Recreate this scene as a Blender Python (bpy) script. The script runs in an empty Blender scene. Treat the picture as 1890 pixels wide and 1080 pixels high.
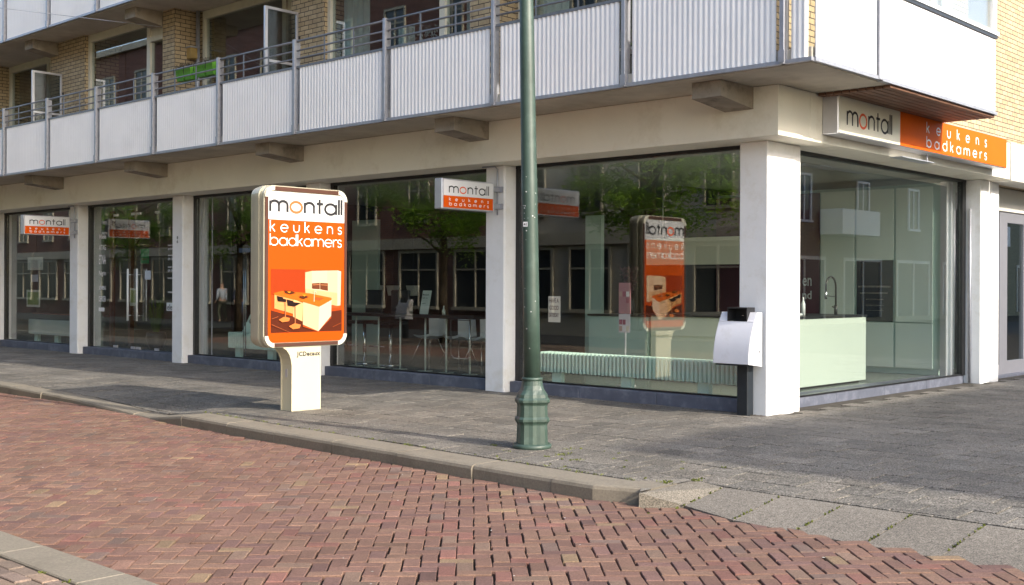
import bpy, math, random
from mathutils import Vector, Matrix
random.seed(7)
R = math.radians
scene = bpy.context.scene
COL = scene.collection

# ---------------------------------------------------------------- camera, sky, sun, exposure
YAW = 42.916
cam_d = bpy.data.cameras.new("camera"); cam = bpy.data.objects.new("camera", cam_d); COL.objects.link(cam)
cam.location = (6.944, -11.825, 1.5)
cam.rotation_euler = (Matrix.Rotation(R(YAW), 3, 'Z') @ Matrix.Rotation(R(90), 3, 'X') @ Matrix.Rotation(R(0.238), 3, 'Z')).to_euler()
cam_d.sensor_width = 36; cam_d.lens = 2127.1 / 1890 * 36
cam_d.shift_y = -12.1 / 1890
cam_d.clip_start = 0.05; cam_d.clip_end = 600
scene.camera = cam

SUN_EL, SUN_AZ = 30.0, 4.3           # azimuth measured from +X towards +Y
world = bpy.data.worlds.new("World"); scene.world = world; world.use_nodes = True
wn = world.node_tree.nodes; wl = world.node_tree.links
sky = wn.new('ShaderNodeTexSky'); sky.sky_type = 'NISHITA'; sky.sun_disc = False
sky.sun_elevation = R(SUN_EL); sky.sun_rotation = R(90 - SUN_AZ)
sky.dust_density = 2.5; sky.air_density = 1.0; sky.ozone_density = 0.6
bg = wn['Background']; bg.inputs['Strength'].default_value = 0.15
wl.new(sky.outputs[0], bg.inputs[0])
sd = bpy.data.lights.new("sun", 'SUN'); sd.energy = 2.0; sd.angle = R(0.6); sd.color = (1.0, 0.93, 0.82)
so = bpy.data.objects.new("sun", sd); COL.objects.link(so)
sv = Vector((math.cos(R(SUN_EL)) * math.cos(R(SUN_AZ)), math.cos(R(SUN_EL)) * math.sin(R(SUN_AZ)), math.sin(R(SUN_EL))))
so.rotation_euler = sv.to_track_quat('Z', 'Y').to_euler(); so.location = (30, 0, 30)
scene.view_settings.view_transform = 'Standard'; scene.view_settings.look = 'None'
scene.view_settings.gamma = 1; scene.view_settings.use_curve_mapping = False
scene.view_settings.exposure = 1.6
try:
    scene.cycles.max_bounces = 10; scene.cycles.transparent_max_bounces = 24
    scene.cycles.diffuse_bounces = 5; scene.cycles.glossy_bounces = 5
    scene.cycles.use_denoising = True; scene.cycles.sample_clamp_indirect = 6
except Exception: pass

# ---------------------------------------------------------------- mesh builder
class MB:
    def __init__(s): s.v = []; s.f = []; s.c = []; s.col = None; s.sm = []
    def add(s, vs, fs, smooth=False):
        b = len(s.v); s.v += [tuple(p) for p in vs]
        for f in fs: s.f.append(tuple(b + i for i in f)); s.c.append(s.col); s.sm.append(smooth)
        return s
    def box(s, x0, x1, y0, y1, z0, z1):
        if x0 > x1: x0, x1 = x1, x0
        if y0 > y1: y0, y1 = y1, y0
        if z0 > z1: z0, z1 = z1, z0
        return s.add([(x0,y0,z0),(x1,y0,z0),(x1,y1,z0),(x0,y1,z0),(x0,y0,z1),(x1,y0,z1),(x1,y1,z1),(x0,y1,z1)],
              [(3,2,1,0),(4,5,6,7),(0,1,5,4),(1,2,6,5),(2,3,7,6),(3,0,4,7)])
    def bev(s, x0, x1, y0, y1, z0, z1, b=0.01):
        """box with all edges chamfered"""
        V = []; F = []
        def idx(p):
            V.append(p); return len(V) - 1
        # vertices : for each corner three points
        C = {}
        for i, x in enumerate((x0, x1)):
            for j, y in enumerate((y0, y1)):
                for k, z in enumerate((z0, z1)):
                    dx = b if i == 0 else -b; dy = b if j == 0 else -b; dz = b if k == 0 else -b
                    C[i,j,k] = (idx((x, y+dy, z+dz)), idx((x+dx, y, z+dz)), idx((x+dx, y+dy, z)))
        def q(l, fl): F.append(tuple(l) if not fl else tuple(reversed(l)))
        for i in (0,1): q([C[i,0,0][0], C[i,1,0][0], C[i,1,1][0], C[i,0,1][0]], i == 0)
        for j in (0,1): q([C[0,j,0][1], C[1,j,0][1], C[1,j,1][1], C[0,j,1][1]], j == 1)
        for k in (0,1): q([C[0,0,k][2], C[1,0,k][2], C[1,1,k][2], C[0,1,k][2]], k == 0)
        for i in (0,1):
            for j in (0,1): q([C[i,j,0][0], C[i,j,0][1], C[i,j,1][1], C[i,j,1][0]], (i + j) % 2 == 1)
            for k in (0,1): q([C[i,0,k][0], C[i,0,k][2], C[i,1,k][2], C[i,1,k][0]], (i + k) % 2 == 0)
        for j in (0,1):
            for k in (0,1): q([C[0,j,k][1], C[0,j,k][2], C[1,j,k][2], C[1,j,k][1]], (j + k) % 2 == 1)
        for i in (0,1):
            for j in (0,1):
                for k in (0,1): q(list(C[i,j,k]), (i + j + k) % 2 == 0)
        return s.add(V, F)
    def quad(s, a, b, c, d): return s.add([a, b, c, d], [(0,1,2,3)])
    def tube(s, pts, r, n=10, cap=True, smooth=True):
        pts = [Vector(p) for p in pts]; rs = r if isinstance(r, (list, tuple)) else [r] * len(pts)
        V = []; F = []; prev = None
        for i, p in enumerate(pts):
            t = (pts[min(i+1, len(pts)-1)] - pts[max(i-1, 0)]).normalized()
            if prev is None: a = t.orthogonal().normalized()
            else: a = (prev - t * prev.dot(t)); a = a.normalized() if a.length > 1e-6 else t.orthogonal().normalized()
            prev = a; bb = t.cross(a)
            for k in range(n):
                g = 2 * math.pi * k / n; V.append(p + (a * math.cos(g) + bb * math.sin(g)) * rs[i])
        for i in range(len(pts) - 1):
            for k in range(n):
                k2 = (k + 1) % n; F.append((i*n+k, i*n+k2, (i+1)*n+k2, (i+1)*n+k))
        s.add(V, F, smooth)
        if cap:
            b = len(s.v) - len(V)
            s.f.append(tuple(b + k for k in reversed(range(n)))); s.c.append(s.col); s.sm.append(False)
            e = b + (len(pts)-1)*n; s.f.append(tuple(e + k for k in range(n))); s.c.append(s.col); s.sm.append(False)
        return s
    def lathe(s, cx, cy, prof, n=24, fn=None, smooth=True):
        V = []; F = []
        for r, z in prof:
            for k in range(n):
                g = 2*math.pi*k/n; rr = r * (fn(k, n, z) if fn else 1); V.append((cx + rr*math.cos(g), cy + rr*math.sin(g), z))
        for i in range(len(prof)-1):
            for k in range(n):
                k2 = (k+1) % n; F.append((i*n+k, i*n+k2, (i+1)*n+k2, (i+1)*n+k))
        F.append(tuple(reversed(range(n)))); m = (len(prof)-1)*n; F.append(tuple(m+k for k in range(n)))
        return s.add(V, F, smooth)
    def prism(s, poly, axis, a, b):
        """poly: list of 2D points in the plane normal to axis; extruded from a to b"""
        def P(p, t):
            if axis == 'x': return (t, p[0], p[1])
            if axis == 'y': return (p[0], t, p[1])
            return (p[0], p[1], t)
        n = len(poly); V = [P(p, a) for p in poly] + [P(p, b) for p in poly]
        ar = sum(poly[i][0]*poly[(i+1)%n][1] - poly[(i+1)%n][0]*poly[i][1] for i in range(n))
        flip = (ar > 0) ^ (axis == 'y') ^ (b < a)
        fs = [tuple(range(n)), tuple(range(2*n-1, n-1, -1))] + [(i, n+i, n+(i+1)%n, (i+1)%n) for i in range(n)]
        if flip: fs = [tuple(reversed(f)) for f in fs]
        return s.add(V, fs)
    def build(s, name, mat, parent=None, label=None, kind=None, uv=True):
        root = parent
        while root is not None and root.parent is not None: root = root.parent
        off = Vector(root.location) if root is not None else Vector((0,0,0))
        me = bpy.data.meshes.new(name)
        me.from_pydata([Vector(p) - off for p in s.v], [], s.f)
        if mat is not None: me.materials.append(mat)
        if uv:
            l = me.uv_layers.new(name="UVMap"); me.update()
            for p in me.polygons:
                n = p.normal; ax = max(range(3), key=lambda i: abs(n[i]))
                for li in p.loop_indices:
                    co = me.vertices[me.loops[li].vertex_index].co + off
                    l.data[li].uv = (co.y, co.z) if ax == 0 else ((co.x, co.z) if ax == 1 else (co.x, co.y))
        if any(c is not None for c in s.c):
            at = me.color_attributes.new(name="Col", type='FLOAT_COLOR', domain='CORNER')
            for p, c in zip(me.polygons, s.c):
                c = c or (1,1,1)
                for li in p.loop_indices: at.data[li].color = (c[0], c[1], c[2], 1)
        for p, sm in zip(me.polygons, s.sm): p.use_smooth = sm
        o = bpy.data.objects.new(name, me); COL.objects.link(o)
        if parent is not None: o.parent = parent
        if label: o['label'] = label
        if kind: o['kind'] = kind
        return o

def thing(name, label, cat, loc=(0,0,0), group=None):
    o = bpy.data.objects.new(name, None); COL.objects.link(o); o.location = loc; o.empty_display_size = 0.2
    o['label'] = label; o['category'] = cat
    if group: o['group'] = group
    return o
def tag(o, label, cat, group=None):
    o['label'] = label; o['category'] = cat
    if group: o['group'] = group
    return o
def dup(root, loc, label, rotz=None, scale=None):
    r = root.copy(); COL.objects.link(r); r.location = loc
    if rotz is not None: r.rotation_euler = (0, 0, rotz)
    if scale is not None: r.scale = (scale,)*3 if not isinstance(scale, tuple) else scale
    r['label'] = label
    for ch in list(root.children):
        c = ch.copy(); COL.objects.link(c); c.parent = r
        for g in list(ch.children):
            d = g.copy(); COL.objects.link(d); d.parent = c
    return r

# ---------------------------------------------------------------- materials
def newmat(name):
    m = bpy.data.materials.new(name); m.use_nodes = True
    nt = m.node_tree; return m, nt, nt.nodes['Principled BSDF'], nt.nodes, nt.links
def mixc(N, L, fac, a, b, mode='MIX'):
    x = N.new('ShaderNodeMix'); x.data_type = 'RGBA'; x.blend_type = mode
    for sock, val in ((x.inputs[0], fac), (x.inputs[6], a), (x.inputs[7], b)):
        if hasattr(val, 'is_linked'): L.new(val, sock)
        else: sock.default_value = val if not isinstance(val, tuple) else (val[0], val[1], val[2], 1)
    return x.outputs[2]
def noise(N, L, scale, detail=3, rough=.55, vec=None):
    n = N.new('ShaderNodeTexNoise'); n.inputs['Scale'].default_value = scale; n.inputs['Detail'].default_value = detail
    n.inputs['Roughness'].default_value = rough
    if vec: L.new(vec, n.inputs['Vector'])
    return n.outputs['Fac']
def ramp(N, L, src, stops):
    r = N.new('ShaderNodeValToRGB'); L.new(src, r.inputs[0]); e = r.color_ramp.elements
    while len(e) < len(stops): e.new(.5)
    for i, (p, c) in enumerate(stops):
        e[i].position = p; e[i].color = (c, c, c, 1) if not isinstance(c, tuple) else (*c, 1)
    return r.outputs[0]
def bump(N, L, b, h, strength=.3, dist=.01):
    k = N.new('ShaderNodeBump'); k.inputs['Strength'].default_value = strength; k.inputs['Distance'].default_value = dist
    L.new(h, k.inputs['Height']); L.new(k.outputs[0], b.inputs['Normal'])
def pos(N):
    return N.new('ShaderNodeNewGeometry').outputs['Position']
def M(name, col, rough=.5, metal=0., var=.12, scale=6., bmp=.0, bscale=60., spec=.5, dirt=None, dscale=2.):
    m, nt, b, N, L = newmat(name); p = pos(N)
    f = noise(N, L, scale, 4, .6, p)
    f = ramp(N, L, f, [(.3, 0.), (.7, 1.)])
    lo = tuple(c*(1-var) for c in col); hi = tuple(min(1, c*(1+var*.6)) for c in col)
    c = mixc(N, L, f, lo, hi)
    if dirt:
        d = ramp(N, L, noise(N, L, dscale, 8, .7, p), [(.52, 0.), (.75, 1.)])
        c = mixc(N, L, d, c, dirt)
    L.new(c, b.inputs['Base Color'])
    b.inputs['Roughness'].default_value = rough; b.inputs['Metallic'].default_value = metal
    b.inputs['Specular IOR Level'].default_value = spec
    if bmp: bump(N, L, b, noise(N, L, bscale, 4, .6, p), bmp, .01)
    return m
def glassmat(name, tint=(.93,.97,.95), base=.05, rough=0., gain=1.0, wav=0.):
    m, nt, b, N, L = newmat(name); N.remove(b); out = N['Material Output']
    tr = N.new('ShaderNodeBsdfTransparent'); tr.inputs[0].default_value = (*tint, 1)
    gl = N.new('ShaderNodeBsdfGlossy'); gl.inputs['Roughness'].default_value = rough; gl.inputs[0].default_value = (1,1,1,1)
    g = N.new('ShaderNodeNewGeometry')
    d = N.new('ShaderNodeVectorMath'); d.operation = 'DOT_PRODUCT'; L.new(g.outputs['Normal'], d.inputs[0]); L.new(g.outputs['Incoming'], d.inputs[1])
    def mth(op, a, bb):
        x = N.new('ShaderNodeMath'); x.operation = op
        for i, v in enumerate((a, bb)):
            if v is None: continue
            if hasattr(v, 'is_linked'): L.new(v, x.inputs[i])
            else: x.inputs[i].default_value = v
        return x.outputs[0]
    ab = mth('ABSOLUTE', d.outputs['Value'], None); om = mth('SUBTRACT', 1.0, ab); pw = mth('POWER', om, 5.0)
    fac = mth('ADD', mth('MULTIPLY', pw, 1 - base), base); fac = mth('MULTIPLY', fac, gain); 
    if wav:
        bu = N.new('ShaderNodeBump'); bu.inputs['Strength'].default_value = wav; bu.inputs['Distance'].default_value = .02
        L.new(noise(N, L, .9, 1, .5, pos(N)), bu.inputs['Height']); L.new(bu.outputs[0], gl.inputs['Normal'])
    mx = N.new('ShaderNodeMixShader'); L.new(fac, mx.inputs[0]); L.new(tr.outputs[0], mx.inputs[1]); L.new(gl.outputs[0], mx.inputs[2])
    L.new(mx.outputs[0], out.inputs[0]); return m
def brickmat(name, c1, c2, mortar, bw=.22, bh=.075, mort=.013, rough=.85):
    m, nt, b, N, L = newmat(name)
    uv = N.new('ShaderNodeUVMap'); uv.uv_map = 'UVMap'
    t = N.new('ShaderNodeTexBrick'); L.new(uv.outputs[0], t.inputs['Vector'])
    t.inputs['Scale'].default_value = 1; t.inputs['Brick Width'].default_value = bw; t.inputs['Row Height'].default_value = bh
    t.inputs['Mortar Size'].default_value = mort/2; t.inputs['Mortar Smooth'].default_value = .15; t.inputs['Bias'].default_value = 0
    t.inputs['Color1'].default_value = (*c1, 1); t.inputs['Color2'].default_value = (*c2, 1); t.inputs['Mortar'].default_value = (*mortar, 1)
    n = ramp(N, L, noise(N, L, 9, 5, .7, pos(N)), [(.25, .72), (.75, 1.12)])
    c = mixc(N, L, 1.0, t.outputs['Color'], n, 'MULTIPLY')
    L.new(c, b.inputs['Base Color']); b.inputs['Roughness'].default_value = rough
    inv = N.new('ShaderNodeMath'); inv.operation = 'SUBTRACT'; inv.inputs[0].default_value = 1; L.new(t.outputs['Fac'], inv.inputs[1])
    bump(N, L, b, inv.outputs[0], .6, .008); return m
def attrmat(name, rough=.85, sp1=40., sp2=260., amt=.3, bmp=.25, stain=.25, mult=1.0):
    m, nt, b, N, L = newmat(name); p = pos(N)
    a = N.new('ShaderNodeVertexColor'); a.layer_name = 'Col'
    n1 = ramp(N, L, noise(N, L, sp2, 3, .8, p), [(.38, 1-amt), (.62, 1+amt)])
    n2 = ramp(N, L, noise(N, L, sp1, 5, .7, p), [(.3, 1-amt*.5), (.7, 1+amt*.4)])
    n3 = ramp(N, L, noise(N, L, .9, 6, .6, p), [(.3, 1-stain), (.65, 1+stain*.4)])
    c = mixc(N, L, 1., a.outputs[0], n1, 'MULTIPLY'); c = mixc(N, L, 1., c, n2, 'MULTIPLY'); c = mixc(N, L, 1., c, n3, 'MULTIPLY')
    L.new(c, b.inputs['Base Color']); b.inputs['Roughness'].default_value = rough; b.inputs['Specular IOR Level'].default_value = .3
    bump(N, L, b, noise(N, L, sp2*.6, 4, .7, p), bmp, .004); return m
def colmat(name):     # flat printed inks: colour per face
    m, nt, b, N, L = newmat(name); a = N.new('ShaderNodeVertexColor'); a.layer_name = 'Col'
    L.new(a.outputs[0], b.inputs['Base Color']); b.inputs['Roughness'].default_value = .5; b.inputs['Specular IOR Level'].default_value = .15; return m

m_pillar = M('white_masonry_paint', (.84,.835,.82), .7, 0, .04, 3, .25, 40, .3, dirt=(.70,.67,.60), dscale=2.2)
m_beam = M('cream_painted_concrete', (.84,.81,.69), .75, 0, .05, 1.2, .25, 30, .3, dirt=(.68,.63,.50), dscale=1.4)
m_conc = M('weathered_concrete', (.33,.29,.235), .9, 0, .25, 2.5, .5, 25, .2, dirt=(.12,.10,.08), dscale=3)
m_soffit = M('concrete_soffit', (.50,.46,.385), .9, 0, .2, 1.5, .3, 25, .2, dirt=(.36,.32,.25), dscale=2)
m_brick = brickmat('yellow_brick', (.54,.42,.255), (.43,.32,.185), (.06,.052,.045))
m_brick_red = brickmat('red_brick', (.20,.075,.05), (.13,.05,.04), (.16,.14,.12))
m_brick_khaki = brickmat('khaki_brick', (.30,.27,.17), (.25,.22,.14), (.16,.15,.12))
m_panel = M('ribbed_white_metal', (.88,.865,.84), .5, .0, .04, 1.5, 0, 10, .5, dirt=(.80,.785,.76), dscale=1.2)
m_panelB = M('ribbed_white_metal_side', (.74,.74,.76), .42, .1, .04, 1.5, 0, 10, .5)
m_galv = M('galvanised_steel', (.42,.43,.47), .45, .55, .15, 12, .05, 80, .5)
m_rail = M('grey_steel_rail', (.22,.23,.25), .4, .5, .15, 15, 0, 50)
m_black = M('black_frame', (.012,.012,.013), .4, 0, .1, 10)
m_whiteframe = M('cream_window_frame', (.66,.62,.50), .5, 0, .06, 8)
m_pvc = M('white_window_frame', (.8,.8,.8), .4, 0, .03, 8)
m_glass = glassmat('shop_glass', (.96,.98,.965), .085, 0, 1.1, .006)
m_glass_up = glassmat('window_glass', (.82,.87,.86), .10, 0, 1.35, .02)
m_plinth = M('bluestone', (.115,.125,.16), .6, 0, .2, 5, .15, 90, .4, dirt=(.19,.20,.235), dscale=5)
m_mint2 = M('mint_lacquer_lightened', (.76,.85,.76), .15, 0, .02, 2)  # same lacquer as the island, colour lightened to make up for dim room light
m_mint = M('mint_lacquer', (.53,.59,.52), .12, 0, .02, 2)
m_mintdark = M('mint_matt', (.46,.60,.54), .4, 0, .05, 2)
m_cream = M('cream_lacquer', (.90,.91,.72), .2, 0, .02, 2)
m_rad = M('mint_radiator', (.56,.74,.65), .4, 0, .05, 4)
m_floor = M('dark_floor_tile', (.14,.16,.14), .25, 0, .15, 3)
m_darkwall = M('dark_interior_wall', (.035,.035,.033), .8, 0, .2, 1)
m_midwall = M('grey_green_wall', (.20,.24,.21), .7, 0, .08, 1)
m_ceil = M('plaster_ceiling', (.45,.45,.42), .8, 0, .05, 1)
m_chrome = M('chrome', (.75,.75,.74), .18, 1, .03, 5)
m_blackpl = M('black_plastic', (.02,.02,.022), .35, 0, .1, 10)
m_whitepl = M('white_plastic', (.7,.73,.72), .35, 0, .05, 5)
m_green = M('green_lamp_paint', (.034,.062,.047), .5, .0, .12, 9, .08, 60, .6, dirt=(.06,.10,.08), dscale=6)
m_mupi = M('khaki_coated_aluminium', (.50,.47,.36), .35, .3, .05, 6)
m_mupibase = M('cream_coated_steel', (.58,.53,.38), .35, .05, .03, 4)
m_brown = M('brown_frame', (.09,.04,.028), .35, .1, .05, 6)
m_cornerw = M('cream_corner', (.62,.59,.49), .35, 0, .03, 6)
m_alu = M('brushed_aluminium', (.62,.62,.66), .35, .6, .05, 6)
m_signwhite = M('white_sign_face', (.80,.80,.80), .35, 0, .03, 8)
m_signcream = M('off_white_sign_face', (.77,.75,.62), .35, 0, .05, 3)
m_orange = M('orange_sign_face', (.74,.10,.003), .6, 0, .02, 3, spec=.15)
m_orange2 = M('deep_orange_sign_face', (.74,.125,.001), .6, 0, .03, 3, spec=.15)
m_ink = M('black_ink', (.012,.012,.015), .5, 0, 0)
m_inkw = M('white_ink', (.85,.85,.85), .5, 0, 0)
m_inko = M('orange_ink', (.80,.12,.03), .5, 0, 0)
m_inkg = M('grey_ink', (.12,.12,.15), .5, 0, 0)
m_wood = M('dark_slatted_wood', (.16,.075,.04), .6, 0, .3, 5, .2, 40)
m_binwhite = M('white_bin_paint', (.72,.72,.76), .45, 0, .04, 4, .05, 30, .5, dirt=(.6,.59,.6), dscale=4)
m_bindark = M('dark_bin_steel', (.022,.028,.035), .4, .2, .2, 8)
m_kerb = M('kerb_concrete', (.225,.197,.155), .9, 0, .2, 60, .6, 160, .2, dirt=(.15,.13,.10), dscale=3)
m_slab = attrmat('drop_kerb_slab_concrete', .9, 25, 100, .5, .5, .18)
m_tile = attrmat('pavement_tiles', .88, 18, 75, .85, .8, .28)
m_paver = attrmat('clay_pavers', .88, 14, 90, .26, .5, .15)
m_sand = M('joint_sand', (.075,.060,.045), 1, 0, .3, 20, .3, 80, .1)
m_paj = M('pavement_joint', (.075,.068,.058), 1, 0, .3, 10, .2, 80, .1)
m_asph = M('asphalt', (.05,.05,.05), .9, 0, .2, 3, .3, 150, .2)
m_leaf = M('tree_leaves', (.11,.20,.025), .55, 0, .45, 1.2, 0, 5, .3)
def leafmat():
    m, nt, b, N, L = newmat('tree_leaves'); p = pos(N)
    f = ramp(N, L, noise(N, L, 1.1, 5, .6, p), [(.3,0.),(.7,1.)]); c = mixc(N, L, f, (.08,.15,.02), (.17,.29,.03)); L.new(c, b.inputs['Base Color']); b.inputs['Roughness'].default_value = .5
    t = N.new('ShaderNodeBsdfTranslucent'); c2 = mixc(N, L, f, (.18,.33,.03), (.38,.58,.06)); L.new(c2, t.inputs[0])
    mx = N.new('ShaderNodeMixShader'); mx.inputs[0].default_value = .5; L.new(b.outputs[0], mx.inputs[1]); L.new(t.outputs[0], mx.inputs[2]); L.new(mx.outputs[0], N['Material Output'].inputs[0]); return m
m_leaf = leafmat()
m_bark = M('tree_bark', (.10,.075,.05), .9, 0, .3, 6, .6, 30, .2)
m_moss = M('moss', (.12,.14,.03), .9, 0, .4, 9, 0, 5, .1)
m_litter = M('pale_litter', (.55,.53,.48), .8, 0, .3, 5)
m_curtain = M('pale_curtain', (.55,.60,.55), .8, 0, .1, 3)
m_frost = glassmat('obscured_glass', (.52,.54,.53), .06, .15, 1.3)
m_planter = M('lime_green_planter', (.12,.36,.04), .4, 0, .05, 5)
m_skin = M('skin', (.45,.27,.19), .6, 0, .05, 5)
m_shirt = M('pale_blue_shirt', (.36,.40,.46), .8, 0, .08, 8)
m_trouser = M('olive_trousers', (.09,.09,.06), .8, 0, .1, 8)
m_navy = M('navy_jacket', (.03,.035,.06), .8, 0, .1, 8)
m_jean = M('blue_jeans', (.06,.10,.20), .8, 0, .1, 8)
m_print = colmat('printed_sheet')
m_maroon = M('maroon_panel', (.10,.03,.04), .5, 0, .05, 3)
m_concbox = M('cream_metal_fascia', (.66,.64,.57), .5, 0, .04, 3)
m_doorgrey = M('grey_door_frame', (.22,.22,.245), .4, .2, .05, 5)
m_pend = M('pendant_metal', (.55,.5,.35), .2, .9, .05, 4)

# ---------------------------------------------------------------- lettering
GL = {
 'm': ([('l',0,0,0,1),('a',.36,.64,.36,0,180),('l',.72,0,.72,.66),('a',1.08,.64,.36,0,180),('l',1.44,0,1.44,.66)],1.44),
 'o': ([('a',.5,.5,.5,0,360)],1.), 'n': ([('l',0,0,0,1),('a',.4,.6,.4,0,180),('l',.8,0,.8,.62)],.8),
 't': ([('l',.25,0,.25,1.38),('l',0,.96,.55,.96)],.5), 'a': ([('a',.5,.5,.5,0,360),('l',1,0,1,1)],1.),
 'l': ([('l',0,0,0,1.5)],0.), 'k': ([('l',0,0,0,1.5),('l',.02,.42,.6,1.),('l',.22,.6,.66,0)],.66),
 'e': ([('a',.5,.5,.5,0,318),('l',.03,.5,1,.5)],1.), 'u': ([('l',0,.38,0,1),('a',.4,.4,.4,180,360),('l',.8,.38,.8,1)],.8),
 's': ([('a',.28,.74,.25,20,270),('a',.28,.25,.25,-160,90)],.55), 'b': ([('l',0,0,0,1.5),('a',.5,.5,.5,0,360)],1.),
 'd': ([('a',.5,.5,.5,0,360),('l',1,0,1,1.5)],1.), 'r': ([('l',0,0,0,1),('a',.38,.6,.38,70,180)],.4)}
def strokes(word, P, ux, n, width, xh, th, gap=.3, ring=None):
    """letters as ribbons on the plane through P (baseline start) along ux; returns main and ring builders"""
    ux = Vector(ux); n = Vector(n); up = Vector((0,0,1)); P = Vector(P)
    tot = sum(GL[c][1] for c in word) + gap*(len(word)-1); sx = width/tot
    A, B = MB(), MB(); x = 0.; k = 0
    for ch in word:
        st, w = GL[ch]; mb = B if ch == ring else A
        for s_ in st:
            k += 1; off = n * (.0012*(k % 3))
            if s_[0] == 'l':
                pts = [(s_[1], s_[2]), (s_[3], s_[4])]
            else:
                m_ = max(6, int(abs(s_[5]-s_[4])/12)); pts = [(s_[1]+s_[3]*math.cos(R(s_[4]+(s_[5]-s_[4])*i/m_)), s_[2]+s_[3]*math.sin(R(s_[4]+(s_[5]-s_[4])*i/m_))) for i in range(m_+1)]
            q = [((x+a)*sx, b*xh) for a, b in pts]
            for i in range(len(q)-1):
                (a0,b0),(a1,b1) = q[i], q[i+1]; d = math.hypot(a1-a0, b1-b0) or 1; nx, ny = -(b1-b0)/d*th/2, (a1-a0)/d*th/2
                def nrm(j):
                    if s_[0] == 'l': return nx, ny
                    jj = j; p0 = q[max(jj-1,0)]; p1 = q[min(jj+1,len(q)-1)]
                    if s_[5]-s_[4] == 360 and jj in (0, len(q)-1): p0, p1 = q[-2], q[1]
                    dd = math.hypot(p1[0]-p0[0], p1[1]-p0[1]) or 1
                    return -(p1[1]-p0[1])/dd*th/2, (p1[0]-p0[0])/dd*th/2
                n0 = nrm(i); n1 = nrm(i+1)
                W = lambda a, b: P + ux*a + up*b + off
                mb.quad(W(a0-n0[0], b0-n0[1]), W(a1-n1[0], b1-n1[1]), W(a1+n1[0], b1+n1[1]), W(a0+n0[0], b0+n0[1]))
        x += w + gap
    return A, B
def text_obj(body, P, ux, up, width, mat, parent, name='lettering', height=None, bold=0., spacing=1., align=None, shear=0):
    cu = bpy.data.curves.new(name, 'FONT'); cu.body = body; cu.size = 1; cu.offset = bold; cu.space_character = spacing
    cu.resolution_u = 3; cu.shear = shear
    tmp = bpy.data.objects.new(name, cu); COL.objects.link(tmp)
    dg = bpy.context.evaluated_depsgraph_get(); me = bpy.data.meshes.new_from_object(tmp.evaluated_get(dg)); bpy.data.objects.remove(tmp)
    xs = [v.co.x for v in me.vertices]; ys = [v.co.y for v in me.vertices]
    w = max(xs)-min(xs); h = max(ys)-min(ys); sx = width/w; sy = (height/h) if height else sx
    root = parent
    while root is not None and root.parent is not None: root = root.parent
    off = Vector(root.location) if root else Vector((0,0,0))
    ux = Vector(ux); up = Vector(up); P = Vector(P)-off; x0 = min(xs); y0 = min(ys)
    for v in me.vertices: v.co = P + ux*((v.co.x-x0)*sx) + up*((v.co.y-y0)*sy)
    me.materials.clear(); me.materials.append(mat)
    o = bpy.data.objects.new(name, me); COL.objects.link(o)
    if parent: o.parent = parent
    return o

# ---------------------------------------------------------------- ground
def kind(o, k='structure'): o['kind'] = k; return o
kind(MB().quad((-160,-160,-.145),(160,-160,-.145),(160,160,-.145),(-160,160,-.145)).build('ground', m_sand))
kind(MB().quad((6.2,-160,-.125),(12.6,-160,-.125),(12.6,160,-.125),(6.2,160,-.125)).build('side_road', m_asph))
# road of clay pavers laid in herringbone at 45 degrees
def yk(x):        # outer kerb line
    pts = [(-40,-4.2),(-10,-4.45),(-7.9,-4.42),(-5.9,-4.6),(-5.03,-4.70),(-2.75,-4.83),(.6,-4.97),(1.8,-5.0),(1.9,-4.72),(2.64,-4.92),(3.6,-4.98),(4.1,-4.99),(4.8,-5.04),(7,-5.3)]
    for (a,b),(c,d) in zip(pts, pts[1:]):
        if a <= x <= c: return b + (d-b)*(x-a)/(c-a)
    return -4.2 if x < -40 else -5.25
W = .1045
road = MB(); rnd = random.Random(3)
cs = math.cos(R(45)); sn = math.sin(R(45))
pal = [((.20,.115,.080),10),((.178,.100,.075),8),((.22,.135,.09),6),((.15,.085,.075),3),((.225,.095,.075),2),((.21,.15,.105),1.6),((.29,.215,.115),.55),((.15,.115,.095),1.2)]
cols = [c for c, w in pal]; wts = [w for c, w in pal]
mn = (.185,.106,.084); cols = [tuple((v*.55+m*.45)*.86 for v, m in zip(c, mn)) for c in cols]
def brick(cx, cy, hx, hy, zt):
    g = .0035 + rnd.random()*.003; hx -= g; hy -= g
    a = R(45) + rnd.gauss(0, .012); c_, s_ = math.cos(a), math.sin(a)
    cx += rnd.gauss(0, .0022); cy += rnd.gauss(0, .0022); zt += rnd.gauss(0, .0018)
    tx, ty = rnd.gauss(0, .012), rnd.gauss(0, .012)
    c = rnd.choices(cols, wts)[0]; k = 1 + rnd.gauss(0, .09); road.col = tuple(max(.02, v*k) for v in c)
    V = []
    for (i, zz) in ((0, zt-.03), (0, zt-.004), (.004, zt)):
        for sx_, sy_ in ((-1,-1),(1,-1),(1,1),(-1,1)):
            x = sx_*(hx-i); y = sy_*(hy-i); V.append((cx + x*c_ - y*s_, cy + x*s_ + y*c_, zz + x*tx + y*ty))
    road.add(V, [(0,1,5,4),(1,2,6,5),(2,3,7,6),(3,0,4,7),(4,5,9,8),(5,6,10,9),(6,7,11,10),(7,4,8,11),(8,9,10,11)])
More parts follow.
